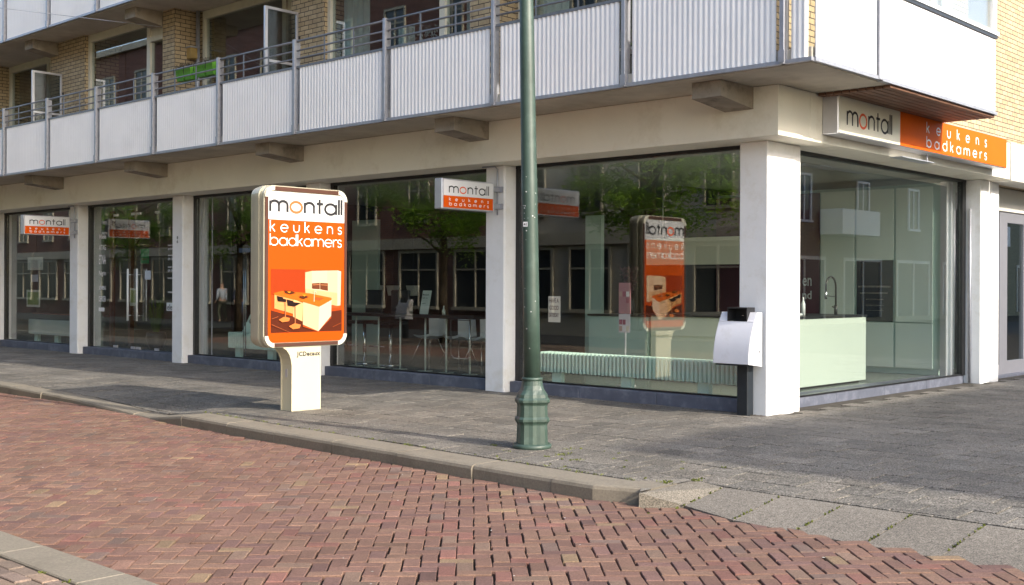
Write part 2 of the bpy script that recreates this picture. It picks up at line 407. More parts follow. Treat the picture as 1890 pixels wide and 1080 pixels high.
for m_ in range(-150, 150):
    for n_ in range(-80, 80):
        ox, oy = (m_ + 2*n_)*W, (m_ - 2*n_)*W
        for (bx, by, hx, hy) in ((1, .5, 1, .5), (.5, 2, .5, 1)):
            lx, ly = ox + bx*W, oy + by*W
            gx, gy = lx*cs - ly*sn - 8, lx*sn + ly*cs - 6
            if -24 < gx < 6.1 and -8.62 < gy < yk(gx) + (.12 if gx < 1.9 else .03):
                dip = -.012*math.exp(-((gx-1)/3)**2) * (1 if gy < -5.3 else .4)
                brick(gx, gy, hx*W, hy*W, -.12 + dip*0 + .006*math.sin(gx*1.1)*math.cos(gy*1.7))
kind(road.build('road', m_paver, uv=False))
# flush kerb band of the opposite pavement with klinkers behind it
k2 = MB()
x = -24.
while x < 6:
    k2.bev(x+.004, x+.996, -8.87, -8.575, -.2, -.113+rnd.gauss(0,.001), .008); x += 1.
kind(k2.build('opposite_kerb', m_kerb))
op = MB()
for i in range(-115, 30):
    for j in range(0, 26):
        x0 = i*.21 + (.105 if j % 2 else 0); y1 = -8.882 - j*.105; k = 1+rnd.gauss(0,.13); c = rnd.choice([(.20,.15,.115),(.23,.165,.12),(.17,.125,.10)])
        if x0 > 5.8 or x0 < -22: continue
        op.col = tuple(v*k for v in c); op.bev(x0+.004, x0+.206, y1-.1, y1-.004, -.16, -.116+rnd.gauss(0,.0025), .005)
kind(op.build('opposite_pavement', m_paver, uv=False))
kind(MB().quad((-90,-30,-.13),(6.1,-30,-.13),(6.1,-11.6,-.13),(-90,-11.6,-.13)).build('far_pavement', m_asph))
# kerb stones
def zk(x):        # kerb top height, dipping to the road at the crossing
    if x < -10: return 0
    if x < -6.2: return -.095*(x+10)/3.8
    if x < -5.75: return -.10
    if x < -4.85: return -.10 + .095*(x+5.75)/.9
    return -.005
kerb = MB(); edges = [-40+i for i in range(30)] + [-10,-9,-8,-7.1,-6.2,-5.75,-4.85,-3.85,-2.9,-1.9,-.9,.1,1.0,1.86]
for a, b in zip(edges, edges[1:]):
    a2, b2 = a+.004, b-.004; w = .27 if a < -6 else .36
    zt = rnd.gauss(0,.0015); yo = rnd.gauss(0, .004)
    def row(x):
        y = yk(x)+yo; z = zk(x)+zt
        return [(x,y+.004,-.2),(x,y+.002,z-.035),(x,y+.012,z-.012),(x,y+.038,z),(x,y+w-.008,z),(x,y+w,z-.008),(x,y+w,-.2)]
    sub = [a2, (a2+b2)/2, b2]; V = []; F = []
    for x in sub: V += row(x)
    for s_ in range(2):
        for i in range(6): F.append((s_*7+i, (s_+1)*7+i, (s_+1)*7+i+1, s_*7+i+1))
    F += [tuple(reversed(range(7))), tuple(14+i for i in range(7))]
    F = [tuple(reversed(f)) for f in F]
    kerb.add(V, F)
kind(kerb.build('kerb', m_kerb))
# pavement bed and tiles
def zpav(x, y):
    z = 0.
    if x > 1.5 and y < -3.2: z -= .03*min(1, (-3.2-y)/.9)*min(1,(x-1.5)/.5)
    if -10 < x < -4.8: z += (zk(x))*max(0, min(1, (-3.2-y)/1.0))*.92
    return z
bed = MB()
gx = sorted(set([-90,-40,-24] + [round(-24+.3*i,3) for i in range(1, 101)] + [1.86,1.88,1.95]))
for a, b in zip(gx, gx[1:]):
    ys = lambda x: [yk(x)+(.2 if x < -6 else .3) if x < 1.87 else -4.27, -3.9, -3.2, -2, 0, 60]
    for (y0a, y1a), (y0b, y1b) in zip(zip(ys(a), ys(a)[1:]), zip(ys(b), ys(b)[1:])):
        d = -.012
        bed.quad((a,y0a,zpav(a,y0a)+d),(b,y0b,zpav(b,y0b)+d),(b,y1b,zpav(b,y1b)+d),(a,y1a,zpav(a,y1a)+d))
kind(bed.build('pavement_bed', m_paj))
tl = MB()
def tile(x0, x1, y0, y1, g=.005):
    cx, cy = (x0+x1)/2, (y0+y1)/2; z = zpav(cx, cy) + rnd.gauss(0,.0014); k = 1+rnd.gauss(0,.085)
    base = rnd.choice([(.150,.136,.116),(.158,.142,.120),(.142,.130,.112)])
    tl.col = tuple(v*k for v in base); tx, ty = rnd.gauss(0,.003), rnd.gauss(0,.003)
    e = [(x0+g, y0+g),(x1-g, y0+g),(x1-g, y1-g),(x0+g, y1-g)]; V = [(x, y, zpav(x,y)+(z-zpav(cx,cy))-.02) for x, y in e] + [(x, y, zpav(x,y)+(z-zpav(cx,cy))-.003+(x-cx)*tx+(y-cy)*ty) for x, y in e]
    e2 = [(x0+g+.004, y0+g+.004),(x1-g-.004, y0+g+.004),(x1-g-.004, y1-g-.004),(x0+g+.004, y1-g-.004)]
    V += [(x, y, zpav(x,y)+(z-zpav(cx,cy))+(x-cx)*tx+(y-cy)*ty) for x, y in e2]
    tl.add(V, [(0,1,5,4),(1,2,6,5),(2,3,7,6),(3,0,4,7),(4,5,9,8),(5,6,10,9),(6,7,11,10),(7,4,8,11),(8,9,10,11)])
for i in range(-80, 20):
    for j in range(-16, 40):
        x0, y0 = i*.3, j*.3 + (.0)
        off = .15 if j % 2 else 0
        xa = x0+off; xb = xa+.3; yb = y0+.3
        lim = yk((xa+xb)/2) + (.36 if xa > -6 else .27)
        if xa > 1.86: lim = -4.25
        if xb > 6.0: continue
        if xa < -.1 and y0 > .15: continue
        if yb < lim + .05: continue
        tile(xa, xb, max(y0, lim+.003), yb)
kind(tl.build('pavement', m_tile, uv=False))
# ramped concrete slabs of the dropped kerb on the right
sl = MB()
xs = [2.13, 2.63, 3.12, 3.62, 4.11, 4.61, 5.11, 5.61, 6.1]
for a, b in zip(xs, xs[1:]):
    k = 1+rnd.gauss(0,.05); sl.col = (.172*k,.153*k,.128*k); g = .004
    yi = -4.26; ya, yb = yk(a), yk(b); za = lambda y: -.035-.075*((yi-y)/.62)
    V = [(a+g,ya,-.2),(b-g,yb,-.2),(b-g,yi,-.2),(a+g,yi,-.2),(a+g,ya,za(ya)-.004),(b-g,yb,za(yb)-.004),(b-g,yi,-.035),(a+g,yi,-.035)]
    sl.add(V, [(4,5,6,7),(0,1,5,4),(1,2,6,5),(2,3,7,6),(3,0,4,7)])
k = 1.; sl.col = (.175,.155,.125)
za = lambda y: -.035-.075*((-4.26-y)/.62)
V = [(1.866,-4.99,-.2),(2.126,yk(2.13),-.2),(2.126,-4.26,-.2),(1.866,-4.26,-.2),(1.866,-4.98,-.018),(2.126,yk(2.13),za(yk(2.13))-.004),(2.126,-4.26,-.034),(1.866,-4.26,-.01)]
sl.add(V, [(4,5,6),(4,6,7),(0,1,5,4),(1,2,6,5),(2,3,7,6),(3,0,4,7)])
sl.col = (.20,.18,.15); V = [(1.66,-4.65,-.012),(1.864,-4.97,-.008),(1.864,-4.262,-.006),(1.66,-4.40,-.006)]; sl.add(V, [(0,1,2,3)])
kind(sl.build('drop_kerb', m_slab, uv=False))
# kerb return stone at the end of the kerb
# ---------------------------------------------------------------- the apartment building with the shop
S = 4.209
PX = [0, -4.20, -8.42, -12.64, -16.84, -21.05]          # right-front corner of each pillar on the long facade
bld = thing('apartment_building', 'corner apartment building with white ribbed balconies over a glazed showroom', 'building', (0,0,0))
for i, x in enumerate(PX):
    if i == 0:
        mb = MB(); mb.bev(-.38, 0, 0, .77, -.02, 3.207, .012)
    else:
        mb = MB(); mb.bev(x-.38, x, 0, .42, -.02, 3.207, .02)
    mb.build('pillar', m_pillar, bld)
mb = MB(); mb.bev(-.33, 0, 6.47, 6.86, -.02, 3.207, .012); mb.bev(-.33, .012, 6.872, 7.2, -.02, 3.207, .012)
mb.build('pillar', m_pillar, bld)
MB().tube([(-.16,6.445,0),(-.16,6.445,2.75)],.02,8).build('cable_pipe', m_galv, bld)
BZ0, BZ1 = 3.208, 3.781
mb = MB(); mb.bev(-60, .321, -.321, .40, BZ0, BZ1, .006); mb.build('beam', m_beam, bld)
mb = MB(); mb.bev(-.4, .3205, .402, 6.82, BZ0+.001, BZ1-.001, .006); mb.build('beam', m_beam, bld)
# drip groove under beams
for x in [-.19] + [p-.19 for p in PX[1:]] :
    dx = .19
    a = MB(); yf, yb = -1.0, -.322
    poly = [(yb, 3.779), (yb, 3.53), (yf, 3.60), (yf, 3.779)]
    a.prism(poly, 'x', x-dx, x+dx); a.build('corbel', m_conc, bld)
    a = MB(); poly = [(yb-.13, 6.629), (yb-.13, 6.36), (yf, 6.44), (yf, 6.629)]
    a.prism(poly, 'x', x-dx, x+dx); a.build('corbel', m_conc, bld)
# plinths of bluestone under the shop windows
def plinthA(x0, x1):
    a = MB(); n = max(1, round((x1-x0)/1.35)); w = (x1-x0)/n
    for i in range(n): a.bev(x0+i*w+.002, x0+(i+1)*w-.002, .115, .5, -.05, .152, .006)
    a.build('plinth', m_plinth, bld)
bays = []
for i in range(5):
    xl, xr = PX[i+1], PX[i]-.38
    bays.append((xl, xr)); plinthA(xl+.002, xr-.002)
a = MB()
for i in range(4): a.bev(-.6, -.255, .775+i*1.42+.002, .775+(i+1)*1.42-.002, -.05, .118, .006)
a.build('plinth', m_plinth, bld)
# interior floor, ceiling, walls
MB().box(-60, -.30, .30, 14, -.05, .112).build('shop_floor', m_floor, bld)
MB().box(-60, -.02, .42, 14, 3.27, 3.33).build('shop_ceiling', m_ceil, bld)
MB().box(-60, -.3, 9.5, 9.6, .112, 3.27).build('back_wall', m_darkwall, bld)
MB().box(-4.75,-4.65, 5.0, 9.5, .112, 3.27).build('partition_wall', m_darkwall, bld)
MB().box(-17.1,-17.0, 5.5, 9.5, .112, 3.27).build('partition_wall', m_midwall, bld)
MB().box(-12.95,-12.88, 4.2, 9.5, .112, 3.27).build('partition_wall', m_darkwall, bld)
MB().box(-25.5,-25.4, .45, 9.5, .112, 3.27).build('partition_wall', m_midwall, bld)
MB().box(-.30,-.02,10.2,30,-.02,3.2).build('side_wall', m_pillar, bld)

# shop windows on the long facade
GY = .27
def shopwin(xl, xr, mull=()):
    w = MB(); w.box(xl+.004, xl+.075, GY-.04, GY+.05, .153, 3.25); w.box(xr-.035, xr-.004, GY-.04, GY+.05, .153, 3.25)
    w.box(xl+.004, xr-.004, GY-.045, GY+.055, 3.165, 3.262); w.box(xl+.075, xr-.035, GY-.03, GY+.04, .153, .172)
    f = w.build('shop_window', m_black, bld)
    MB().box(xl+.076, xr-.036, GY, GY+.008, .174, 3.164).build('pane', m_glass, f)
    for mx in mull: MB().box(mx-.004, mx+.004, GY-.004, GY+.012, .174, 3.164).build('pane_joint', m_galv, f)
    return f
shopwin(*bays[0]); shopwin(*bays[1]); shopwin(*bays[2], mull=(-12.05,)); shopwin(*bays[4])
# aluminium section inside the big window next to the pillar
MB().box(-4.11,-4.0,GY+.06,GY+.16,.12,3.16).build('inner_frame', m_alu, bld)
MB().box(-12.52,-12.42,GY+.06,GY+.16,.12,3.16).build('inner_frame', m_alu, bld)
MB().box(-16.72,-16.45,GY+.06,GY+.12,.12,3.16).build('inner_frame', m_midwall, bld)
# entrance: fixed glass and a pair of glass doors
xl, xr = bays[3]
w = MB(); w.box(xl+.004, xl+.09, GY-.04, GY+.05, .153, 3.25).box(xr-.035, xr-.004, GY-.04, GY+.05, .153, 3.25).box(xl+.004, xr-.004, GY-.045, GY+.055, 3.165, 3.262)
f = w.build('entrance_front', m_black, bld)
for a_, b_ in ((xl+.09,-15.83),(-13.95,xr-.036)): MB().box(a_, b_, GY, GY+.008, .16, 3.164).build('pane', m_glass, f)
MB().box(-15.825,-13.955,GY,GY+.008,2.99,3.164).build('pane', m_glass, f)
for (a_, b_, hx) in ((-15.822,-14.895,-15.07),(-14.887,-13.958,-14.70)):
    d = MB().box(a_, b_, GY, GY+.010, .165, 2.985).build('glass_door', m_glass, bld)
    h = MB(); h.tube([(hx,GY-.07,.75),(hx,GY-.07,1.82)],.022,8); h.tube([(hx,GY-.07,.86),(hx,GY+.0,.86)],.009,6); h.tube([(hx,GY-.07,1.70),(hx,GY+.0,1.70)],.009,6)
    h.tube([(hx+.11,GY+.08,.75),(hx+.11,GY+.08,1.82)],.014,8)
    h.build('handle', m_whitepl, d)
    for px in ((a_+.04, a_+.2),(b_-.16,b_-.01)):
        for z_ in (.168, 2.93): MB().box(px[0], px[1], GY-.008, GY+.018, z_, z_+.048).build('hinge_fitting', m_alu, d)
# brand lettering on the fixed glass, notices
for wd, z, ht, sp in (('Miele',2.47,.10,1.),('ATAG',2.23,.115,1.),('ETNA',1.93,.20,.9),('Pelgrim',1.66,.125,1.),('SIEMENS',1.38,.085,1.),('DEKKER',1.13,.115,1.)):
    text_obj(wd, (-16.42,GY-.003,z), (1,0,0), (0,0,1), .30, m_inkw, f, 'lettering', ht, .012, sp)
MB().box(-16.42,-16.18,GY-.006,GY-.002,.92,1.0).build('sticker', m_whitepl, f)
for i, (wd, z) in enumerate((('maandag',2.25),('gesloten',2.18),('dinsdag - vrijdag',2.05),('09.30 - 17.30',1.98),('zaterdag',1.82),('09.30 - 17.00',1.75),('koopavond',1.60),('www.montall.nl',1.33))):
    text_obj(wd, (-13.62,GY-.003,z), (1,0,0), (0,0,1), .24 if len(wd)<11 else .5, m_inkw, f, 'lettering', .05, .01)
MB().box(-13.66,-13.1,GY-.006,GY-.003,.98,1.14).build('sticker', m_whitepl, f)
text_obj('element', (-13.63,GY-.008,1.0), (1,0,0), (0,0,1), .5, m_ink, f, 'lettering', .11, .01)
# 86 on pillar beside entrance
for k, ch in enumerate('86'):
    text_obj(ch, (-12.845+.0,-.003,2.37-.075*k), (1,0,0), (0,0,1), .05, m_ink, bld, 'house_number', .06, .02)

# right-hand shop window on the side street
GX = -.272
w = MB(); w.box(GX-.05, GX+.04, 6.33, 6.455, .12, 3.25).box(GX-.05, GX+.045, .775, 6.455, 3.168, 3.262).box(GX-.04, GX+.03, .775, 6.33, .12, .138).box(GX-.05,GX+.04,.775,.80,.12,3.2)
f = w.build('shop_window', m_black, bld)
MB().box(GX-.008, GX, .802, 6.329, .14, 3.166).build('pane', m_glass, f)
for y in (5.95, 6.12): MB().box(GX-.16,GX-.06,y,y+.07,.12,3.16).build('inner_frame', m_alu, f)

# ----- upper floors
FZ = 3.95
def wallseg(x0,x1,y0,y1,z0,z1, mat=None, nm='brick_wall'): return MB().box(x0,x1,y0,y1,z0,z1).build(nm, mat or m_brick, bld)
for (fz, tz) in ((3.95, 6.628), (6.80, 9.45), (9.65, 12.3)):
    wallseg(-.95, 0, -.45, 0, fz, tz)                               # corner pier
    wallseg(-.302, -.001, 0, 40, fz, tz)                            # side street wall
    wallseg(-.30, 0, 6.83, 40, 3.2, 3.94) if fz < 5 else None
    for (pl, pr) in ((-4.45,-4.06),(-12.62,-12.20),(-20.8,-20.4)):  # piers with deep returns
        wallseg(pl, pr, -.45, .30, fz, tz)
    for (pl, pr) in ((-8.60,-7.74),(-17.2,-15.66),(-25.6,-24.)):
        wallseg(pl, pr, -.45, .30, fz, tz)
    def upwin(xa, xb, yg, door=None, top=tz):
        fr = MB(); t = .075; D0, D1 = yg-.05, yg+.05
        fr.box(xa, xa+t, D0, D1, fz, top-.001).box(xb-t, xb, D0, D1, fz, top-.001).box(xa+t, xb-t, D0, D1, top-.15, top-.001).box(xa+t, xb-t, D0, D1, fz, fz+.08)
        segs = [(xa+t, xb-t)]
        if door:
            fr.box(door-.05, door+.06, D0, D1, fz+.08, top-.15); fr.box(door+.06, xb-t, D0, D1, 6.15-3.95+fz, 6.24-3.95+fz)
            segs = [(xa+t, door-.05), (door+.06, xb-t)]
        o = fr.build('window', m_whiteframe, bld)
        for (p, q) in segs: MB().box(p+.001, q-.001, yg, yg+.008, fz+.082, top-.152).build('pane', m_glass_up, o)
        if door: MB().box(door+.061, xb-t-.001, yg-.02, yg-.005, 6.242-3.95+fz, top-.152).build('blank_panel', m_whiteframe, o)
        return o
    upwin(-7.74, -4.45, -.33, door=-5.10)
    upwin(-15.66, -12.62, -.33, door=-13.27)
    upwin(-12.05, -8.60, .10, door=-9.5); upwin(-4.0, -.95, .10, door=-1.9); upwin(-20.4, -17.2, .10, door=-18.4); upwin(-24.,-20.8,-.33, door=-21.5)
    wallseg(-12.198,-12.05,.06,.30,fz,tz); wallseg(-4.058,-4.0,.06,.30,fz,tz)
    # room behind
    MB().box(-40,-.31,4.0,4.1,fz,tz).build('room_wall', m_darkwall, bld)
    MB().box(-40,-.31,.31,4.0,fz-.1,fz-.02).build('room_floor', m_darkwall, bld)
# slabs and soffits
def slab(z0, z1):
    MB().bev(-60, 1.20, -1.19, .30, z0, z1, .006).build('balcony_slab', m_soffit, bld)
    MB().bev(.0005, 1.20, .302, 0.55, z0+.001, z1-.001, .004).build('balcony_slab', m_soffit, bld)
slab(3.783, 3.95); slab(6.63, 6.80); slab(9.47, 9.64)
MB().box(-60, -.31, .31, 14, 6.64, 6.79).build('floor_slab', m_soffit, bld)
MB().box(-60, 0, -.45, 40, 12.3, 12.7).build('roof', m_conc, bld)
MB().box(-25.62,-60,-.3,.3,3.95,12.3).build('brick_wall', m_brick, bld)
# down pipe
for x in (-12.10,): MB().tube([(x,-.02,3.95),(x,-.02,6.63)],.04,10).build('down_pipe', m_galv, bld)

# ----- balconies
def ribs(mb, a, b, z0, z1, yy, pitch=.07, amp=.011, axis='x'):
    n = int(round((b-a)/pitch)); prof = []
    st = 6
    for i in range(n*st+1):
        t = a + (b-a)*i/(n*st); ph = (i % st)/st
        prof.append((t, yy - amp*(.5-.5*math.cos(2*math.pi*ph))**.8 * 1.6))
    V = []; F = []
    for (t, d) in prof:
        for z in (z0, z1): V.append((t, d, z) if axis == 'x' else (-d, t, z))
    for i in range(len(prof)-1):
        F.append((2*i, 2*i+2, 2*i+3, 2*i+1))
    mb.add(V, F, True)
    # back sheet gives the panel its thickness
    if axis == 'x': mb.box(a, b, yy+.004, yy+.012, z0, z1)
    else: mb.box(-yy-.012, -yy-.004, a, b, z0, z1)
POSTS = [.895,-1.151,-3.236,-5.344,-7.435,-9.516,-11.58,-13.646,-15.67,-17.684,-19.73,-21.8]
def railing(z0):
    o = 0
    for i, x in enumerate(POSTS):
        p = MB(); p.bev(x-.028, x+.028, -1.265, -1.19, z0-.0, z0+1.44, .004); p.box(x-.02, x+.02, -1.19,-1.15, z0, z0+1.40)
        p.box(x-.034, x+.034, -1.272,-1.255, z0+.02, z0+.14); p.build('balcony_post', m_galv, bld)
        if i < len(POSTS)-1:
            a, b = POSTS[i+1]+.095, x-.095
            pn = MB(); ribs(pn, a, b, z0+.045, z0+1.0, -1.215); pn.build('balcony_panel', m_panel, bld)
            rl = MB(); a, b = POSTS[i+1]+.03, x-.03
            for (zz, r) in ((1.415,.017),(1.27,.014),(1.15,.014)): rl.tube([(a,-1.215,z0+zz),(b,-1.215,z0+zz)], r, 8)
            rl.box(a, b, -1.235,-1.195, z0+1.0, z0+1.035)
            for t in (1/3, 2/3):
                xx = a+(b-a)*t; rl.box(xx-.012, xx+.012, -1.228,-1.216, z0+1.03, z0+1.41)
            rl.build('balcony_rail', m_rail, bld)
    ed = MB().box(-60, 1.225, -1.245, -1.192, z0+.0, z0+.04); ed.build('balcony_edge', m_galv, bld)
    # short panel between the last post and the corner
    pn = MB(); ribs(pn, .98, 1.165, z0+.045, z0+2.1, -1.215, pitch=.062); pn.build('balcony_panel', m_panel, bld)
    # side-street return
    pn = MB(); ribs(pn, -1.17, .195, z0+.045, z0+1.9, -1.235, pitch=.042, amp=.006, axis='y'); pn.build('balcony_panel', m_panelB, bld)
    p = MB(); p.bev(1.20, 1.262, .225, .262, z0-.0, z0+1.9, .004); p.bev(1.215,1.262,.268,.30,z0,z0+1.9,.004); p.build('balcony_post', m_galv, bld)
    MB().box(1.192,1.247,-1.19,.55,z0,z0+.04).build('balcony_edge', m_galv, bld)
railing(3.795)
railing(6.645)
railing(9.48)
# glazed bay on the side street balcony
def bay(z0):
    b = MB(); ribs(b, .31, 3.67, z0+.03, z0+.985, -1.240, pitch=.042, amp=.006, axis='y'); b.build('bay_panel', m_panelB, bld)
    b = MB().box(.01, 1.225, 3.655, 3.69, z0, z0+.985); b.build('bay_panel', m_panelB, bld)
    s_ = MB(); n = 9
    for i in range(n):
        x0 = .33 + i*(1.235-.33)/n; s_.bev(x0+.007, x0+(1.235-.33)/n-.007, .56, 3.69, z0-.045, z0-.01, .004)
    s_.build('slatted_soffit', m_wood, bld)
    MB().box(.01, 1.19, .56, 3.65, z0+.02, z0+.05).build('bay_floor', m_soffit, bld)
    MB().box(1.195,1.262,.30,3.70,z0-.01,z0+.028).build('bay_edge', m_galv, bld)
    fr = MB(); zt = z0+2.78
    fr.box(1.19,1.275,.30,3.72,z0+1.035,z0+1.085)
    fr.box(1.17,1.25,.30,.42,z0+1.086,zt).box(1.17,1.25,3.57,3.70,z0+1.086,zt).box(1.18,1.24,1.66,1.73,z0+1.086,zt)
    fr.box(.9,1.169,3.62,3.69,z0+1.086,zt).box(.0,.1,3.62,3.69,z0+1.086,zt).box(.1,.9,3.62,3.69,z0+1.086,z0+1.15)
    f_ = fr.build('bay_window', m_pvc, bld)
    MB().box(1.205,1.213,.421,1.659,z0+1.087,zt).build('pane', m_glass, f_); MB().box(1.205,1.213,1.731,3.569,z0+1.087,zt).build('pane', m_glass, f_)
    MB().box(.101,.899,3.65,3.658,z0+1.151,zt).build('pane', m_glass, f_)
    MB().box(1.2,1.265,.31,3.69,z0+.99,z0+1.03).build('bay_rail', m_black, bld)
bay(3.795); bay(6.645); bay(9.48)
# neighbouring entrance to the right of the shop
nd = thing('neighbour_entrance', 'grey framed glass door under a cream fascia right of the showroom', 'doorway', (-.2,8,0))
MB().bev(-.1,.33,6.85,12,3.195,3.80,.006).build('fascia', m_concbox, nd)
MB().bev(-.6,-.26,7.21,12,2.80,3.19,.006).build('lintel', m_concbox, nd)
D0, D1 = -.36, -.29
fr = MB().box(D0,D1,7.6,7.7,.03,2.79).box(D0,D1,8.06,8.42,.03,2.79).box(D0,D1,8.42,9.2,.03,.25).box(D0,D1,8.42,9.2,2.62,2.79).box(D0,D1,9.2,9.32,.03,2.79).box(D0,D1,7.7,8.06,.03,.2).box(D0,D1,9.32,10.1,.03,.25).box(D0,D1,10.1,10.2,.03,2.79)
df = fr.build('door_frame', m_doorgrey, nd)
MB().box(-.33,-.322,8.421,9.199,.251,2.619).box(-.33,-.322,9.321,10.099,.251,2.79).box(-.33,-.322,7.701,8.059,.201,2.79).build('pane', m_glass_up, df)
MB().box(-.7,-.2,7.21,10.2,-.02,.028).build('threshold', m_plinth, nd)
MB().box(-2.2,-2.1,7.0,10.4,.0,2.795).build('lobby_wall', m_midwall, nd)

# ---------------------------------------------------------------- box sign above side window
sg = thing('fascia_sign', 'long white and orange box sign over the side street shop window', 'sign', (.4,3.4,3.3))
YA, YB = .69, 6.08
MB().bev(.323,.527,YA,YB,3.31,3.765,.008).build('sign_box', m_alu, sg)
MB().box(.5275,.534,YA+.012,2.352,3.322,3.753).build('white_face', m_signcream, sg)
MB().box(.5275,.534,2.354,YB-.012,3.322,3.753).build('orange_face', m_orange2, sg)
A, B = strokes('montall', (.536,.90,3.43), (0,1,0), (1,0,0), 1.2, .165, .030, .28, 'o')
A.build('lettering', m_ink, sg); B.build('lettering', m_inko, sg)
A, B = strokes('keukens', (.536,3.16,3.565), (0,1,0), (1,0,0), 2.1, .095, .02, 1.9); A.build('lettering', m_inkw, sg)
A, B = strokes('badkamers', (.536,3.16,3.375), (0,1,0), (1,0,0), 2.1, .095, .02, .85); A.build('lettering', m_inkw, sg)
lf = MB().tube([(.42,3.45,3.31),(.42,3.45,3.20)],.012,8).box(.33,.50,2.5,3.5,3.188,3.2); lf.build('lamp_bracket', m_alu, sg)

# ---------------------------------------------------------------- projecting signs on the pillars
def projsign(px, lab):
    t = thing('projecting_sign', lab, 'sign', (px, 0, 2.55), 'projecting signs on the pillars')
    x0, x1 = px-.09, px+.06; y0, y1 = -1.17, -.16
    MB().bev(x0, x1, y0, y1, 2.535, 2.945, .01).build('sign_box', m_alu, t)
    MB().box(x1+.0004, x1+.005, y0+.03, y1-.03, 2.715, 2.925).build('white_face', m_signwhite, t)
    MB().box(x1+.0004, x1+.005, y0+.03, y1-.03, 2.555, 2.7135).build('orange_face', m_orange, t)
    MB().box(x0-.005, x0-.0004, y0+.03, y1-.03, 2.715, 2.925).build('white_face', m_signwhite, t)
    MB().box(x0-.005, x0-.0004, y0+.03, y1-.03, 2.555, 2.7135).build('orange_face', m_orange, t)
    for (xx, n_, u_, ys) in ((x1+.006,(1,0,0),(0,1,0),y0+.13),(x0-.006,(-1,0,0),(0,-1,0),y1-.13)):
        A, B = strokes('montall', (xx, ys, 2.757), u_, n_, .76, .085, .016, .3, 'o'); A.build('lettering', m_ink, t); B.build('lettering', m_inko, t)
        A, B = strokes('keukens', (xx, ys, 2.648), u_, n_, .76, .03, .008, 2.2); A.build('lettering', m_inkw, t)
        A, B = strokes('badkamers', (xx, ys, 2.585), u_, n_, .76, .03, .008, 1.1); A.build('lettering', m_inkw, t)
    br = MB()
    for z in (2.62, 2.86): br.box(px-.035, px+.035, y1, -.02, z-.03, z+.03); br.box(px-.05,px+.09,-.02,-.002,z-.04,z+.04)
    br.tube([(px+.0,-.03,2.5),(px+.0,-.03,3.15),(px-.05,-.03,3.19),(px-.3,-.03,3.195)],.012,6)
    br.build('bracket', m_galv, t); return t
projsign(-4.31, 'white and orange sign jutting from the pillar left of the street lamp')
projsign(-16.93, 'far white and orange sign jutting from the pillar left of the entrance')

# ---------------------------------------------------------------- advertising display
ad = thing('advertising_display', 'tall freestanding display with orange kitchen poster on a cream foot', 'billboard', (-4.37,-3.38,0))
def rrect(y0,y1,z0,z1,r,n=6):
    P = []
    for (cy,cz,a0) in ((y1-r,z0+r,-90),(y1-r,z1-r,0),(y0+r,z1-r,90),(y0+r,z0+r,180)):
        for i in range(n+1): a = R(a0+90*i/n); P.append((cy+r*math.cos(a), cz+r*math.sin(a)))
    return P
Y0, Y1, Z0, Z1 = -4.005, -2.785, .765, 2.665
b = MB()
b.prism(rrect(Y0,Y1,Z0,Z1,.13), 'x', -4.30, -4.262); b.prism(rrect(Y0+.012,Y1-.012,Z0+.012,Z1-.012,.12), 'x', -4.262, -4.255)
b.prism(rrect(Y0+.02,Y1-.02,Z0+.02,Z1-.02,.12), 'x', -4.36, -4.301)
b.prism(rrect(Y0-.004,Y1+.004,Z0-.004,Z1+.004,.13), 'x', -4.44, -4.361); b.prism(rrect(Y0+.01,Y1-.01,Z0+.01,Z1-.01,.12), 'x', -4.53, -4.441)
b.build('cabinet', m_mupi, ad)
# poster face and brown rails
ps = MB(); ps.col = (.56,.56,.56); pz = 2.265
P_ = rrect(Y0+.055,Y1-.045,Z0+.06,Z1-.07,.06)
top = [p for p in P_ if p[1] >= pz]; bot = [p for p in P_ if p[1] < pz]
yl, yr = Y0+.055, Y1-.045
ps.prism([(yr,pz)] + [p for p in top] + [(yl,pz)], 'x', -4.253, -4.247)
ps.col = (.47,.062,.001); ps.prism([(yl,pz-.0005)] + [p for p in bot if p[0] < (yl+yr)/2] + [p for p in bot if p[0] >= (yl+yr)/2] + [(yr,pz-.0005)], 'x', -4.253, -4.2468)
po = ps.build('poster', m_print, ad)
A, B = strokes('montall', (-4.245,-3.925,2.36), (0,1,0), (1,0,0), 1.05, .125, .030, .25, 'o'); A.build('lettering', m_ink, po); B.build('lettering', m_inko, po)
A, B = strokes('keukens', (-4.245,-3.925,2.125), (0,1,0), (1,0,0), 1.05, .086, .012, .85); A.build('lettering', m_inkw, po)
A, B = strokes('badkamers', (-4.245,-3.925,1.965), (0,1,0), (1,0,0), 1.05, .09, .0115, .2); A.build('lettering', m_inkw, po)
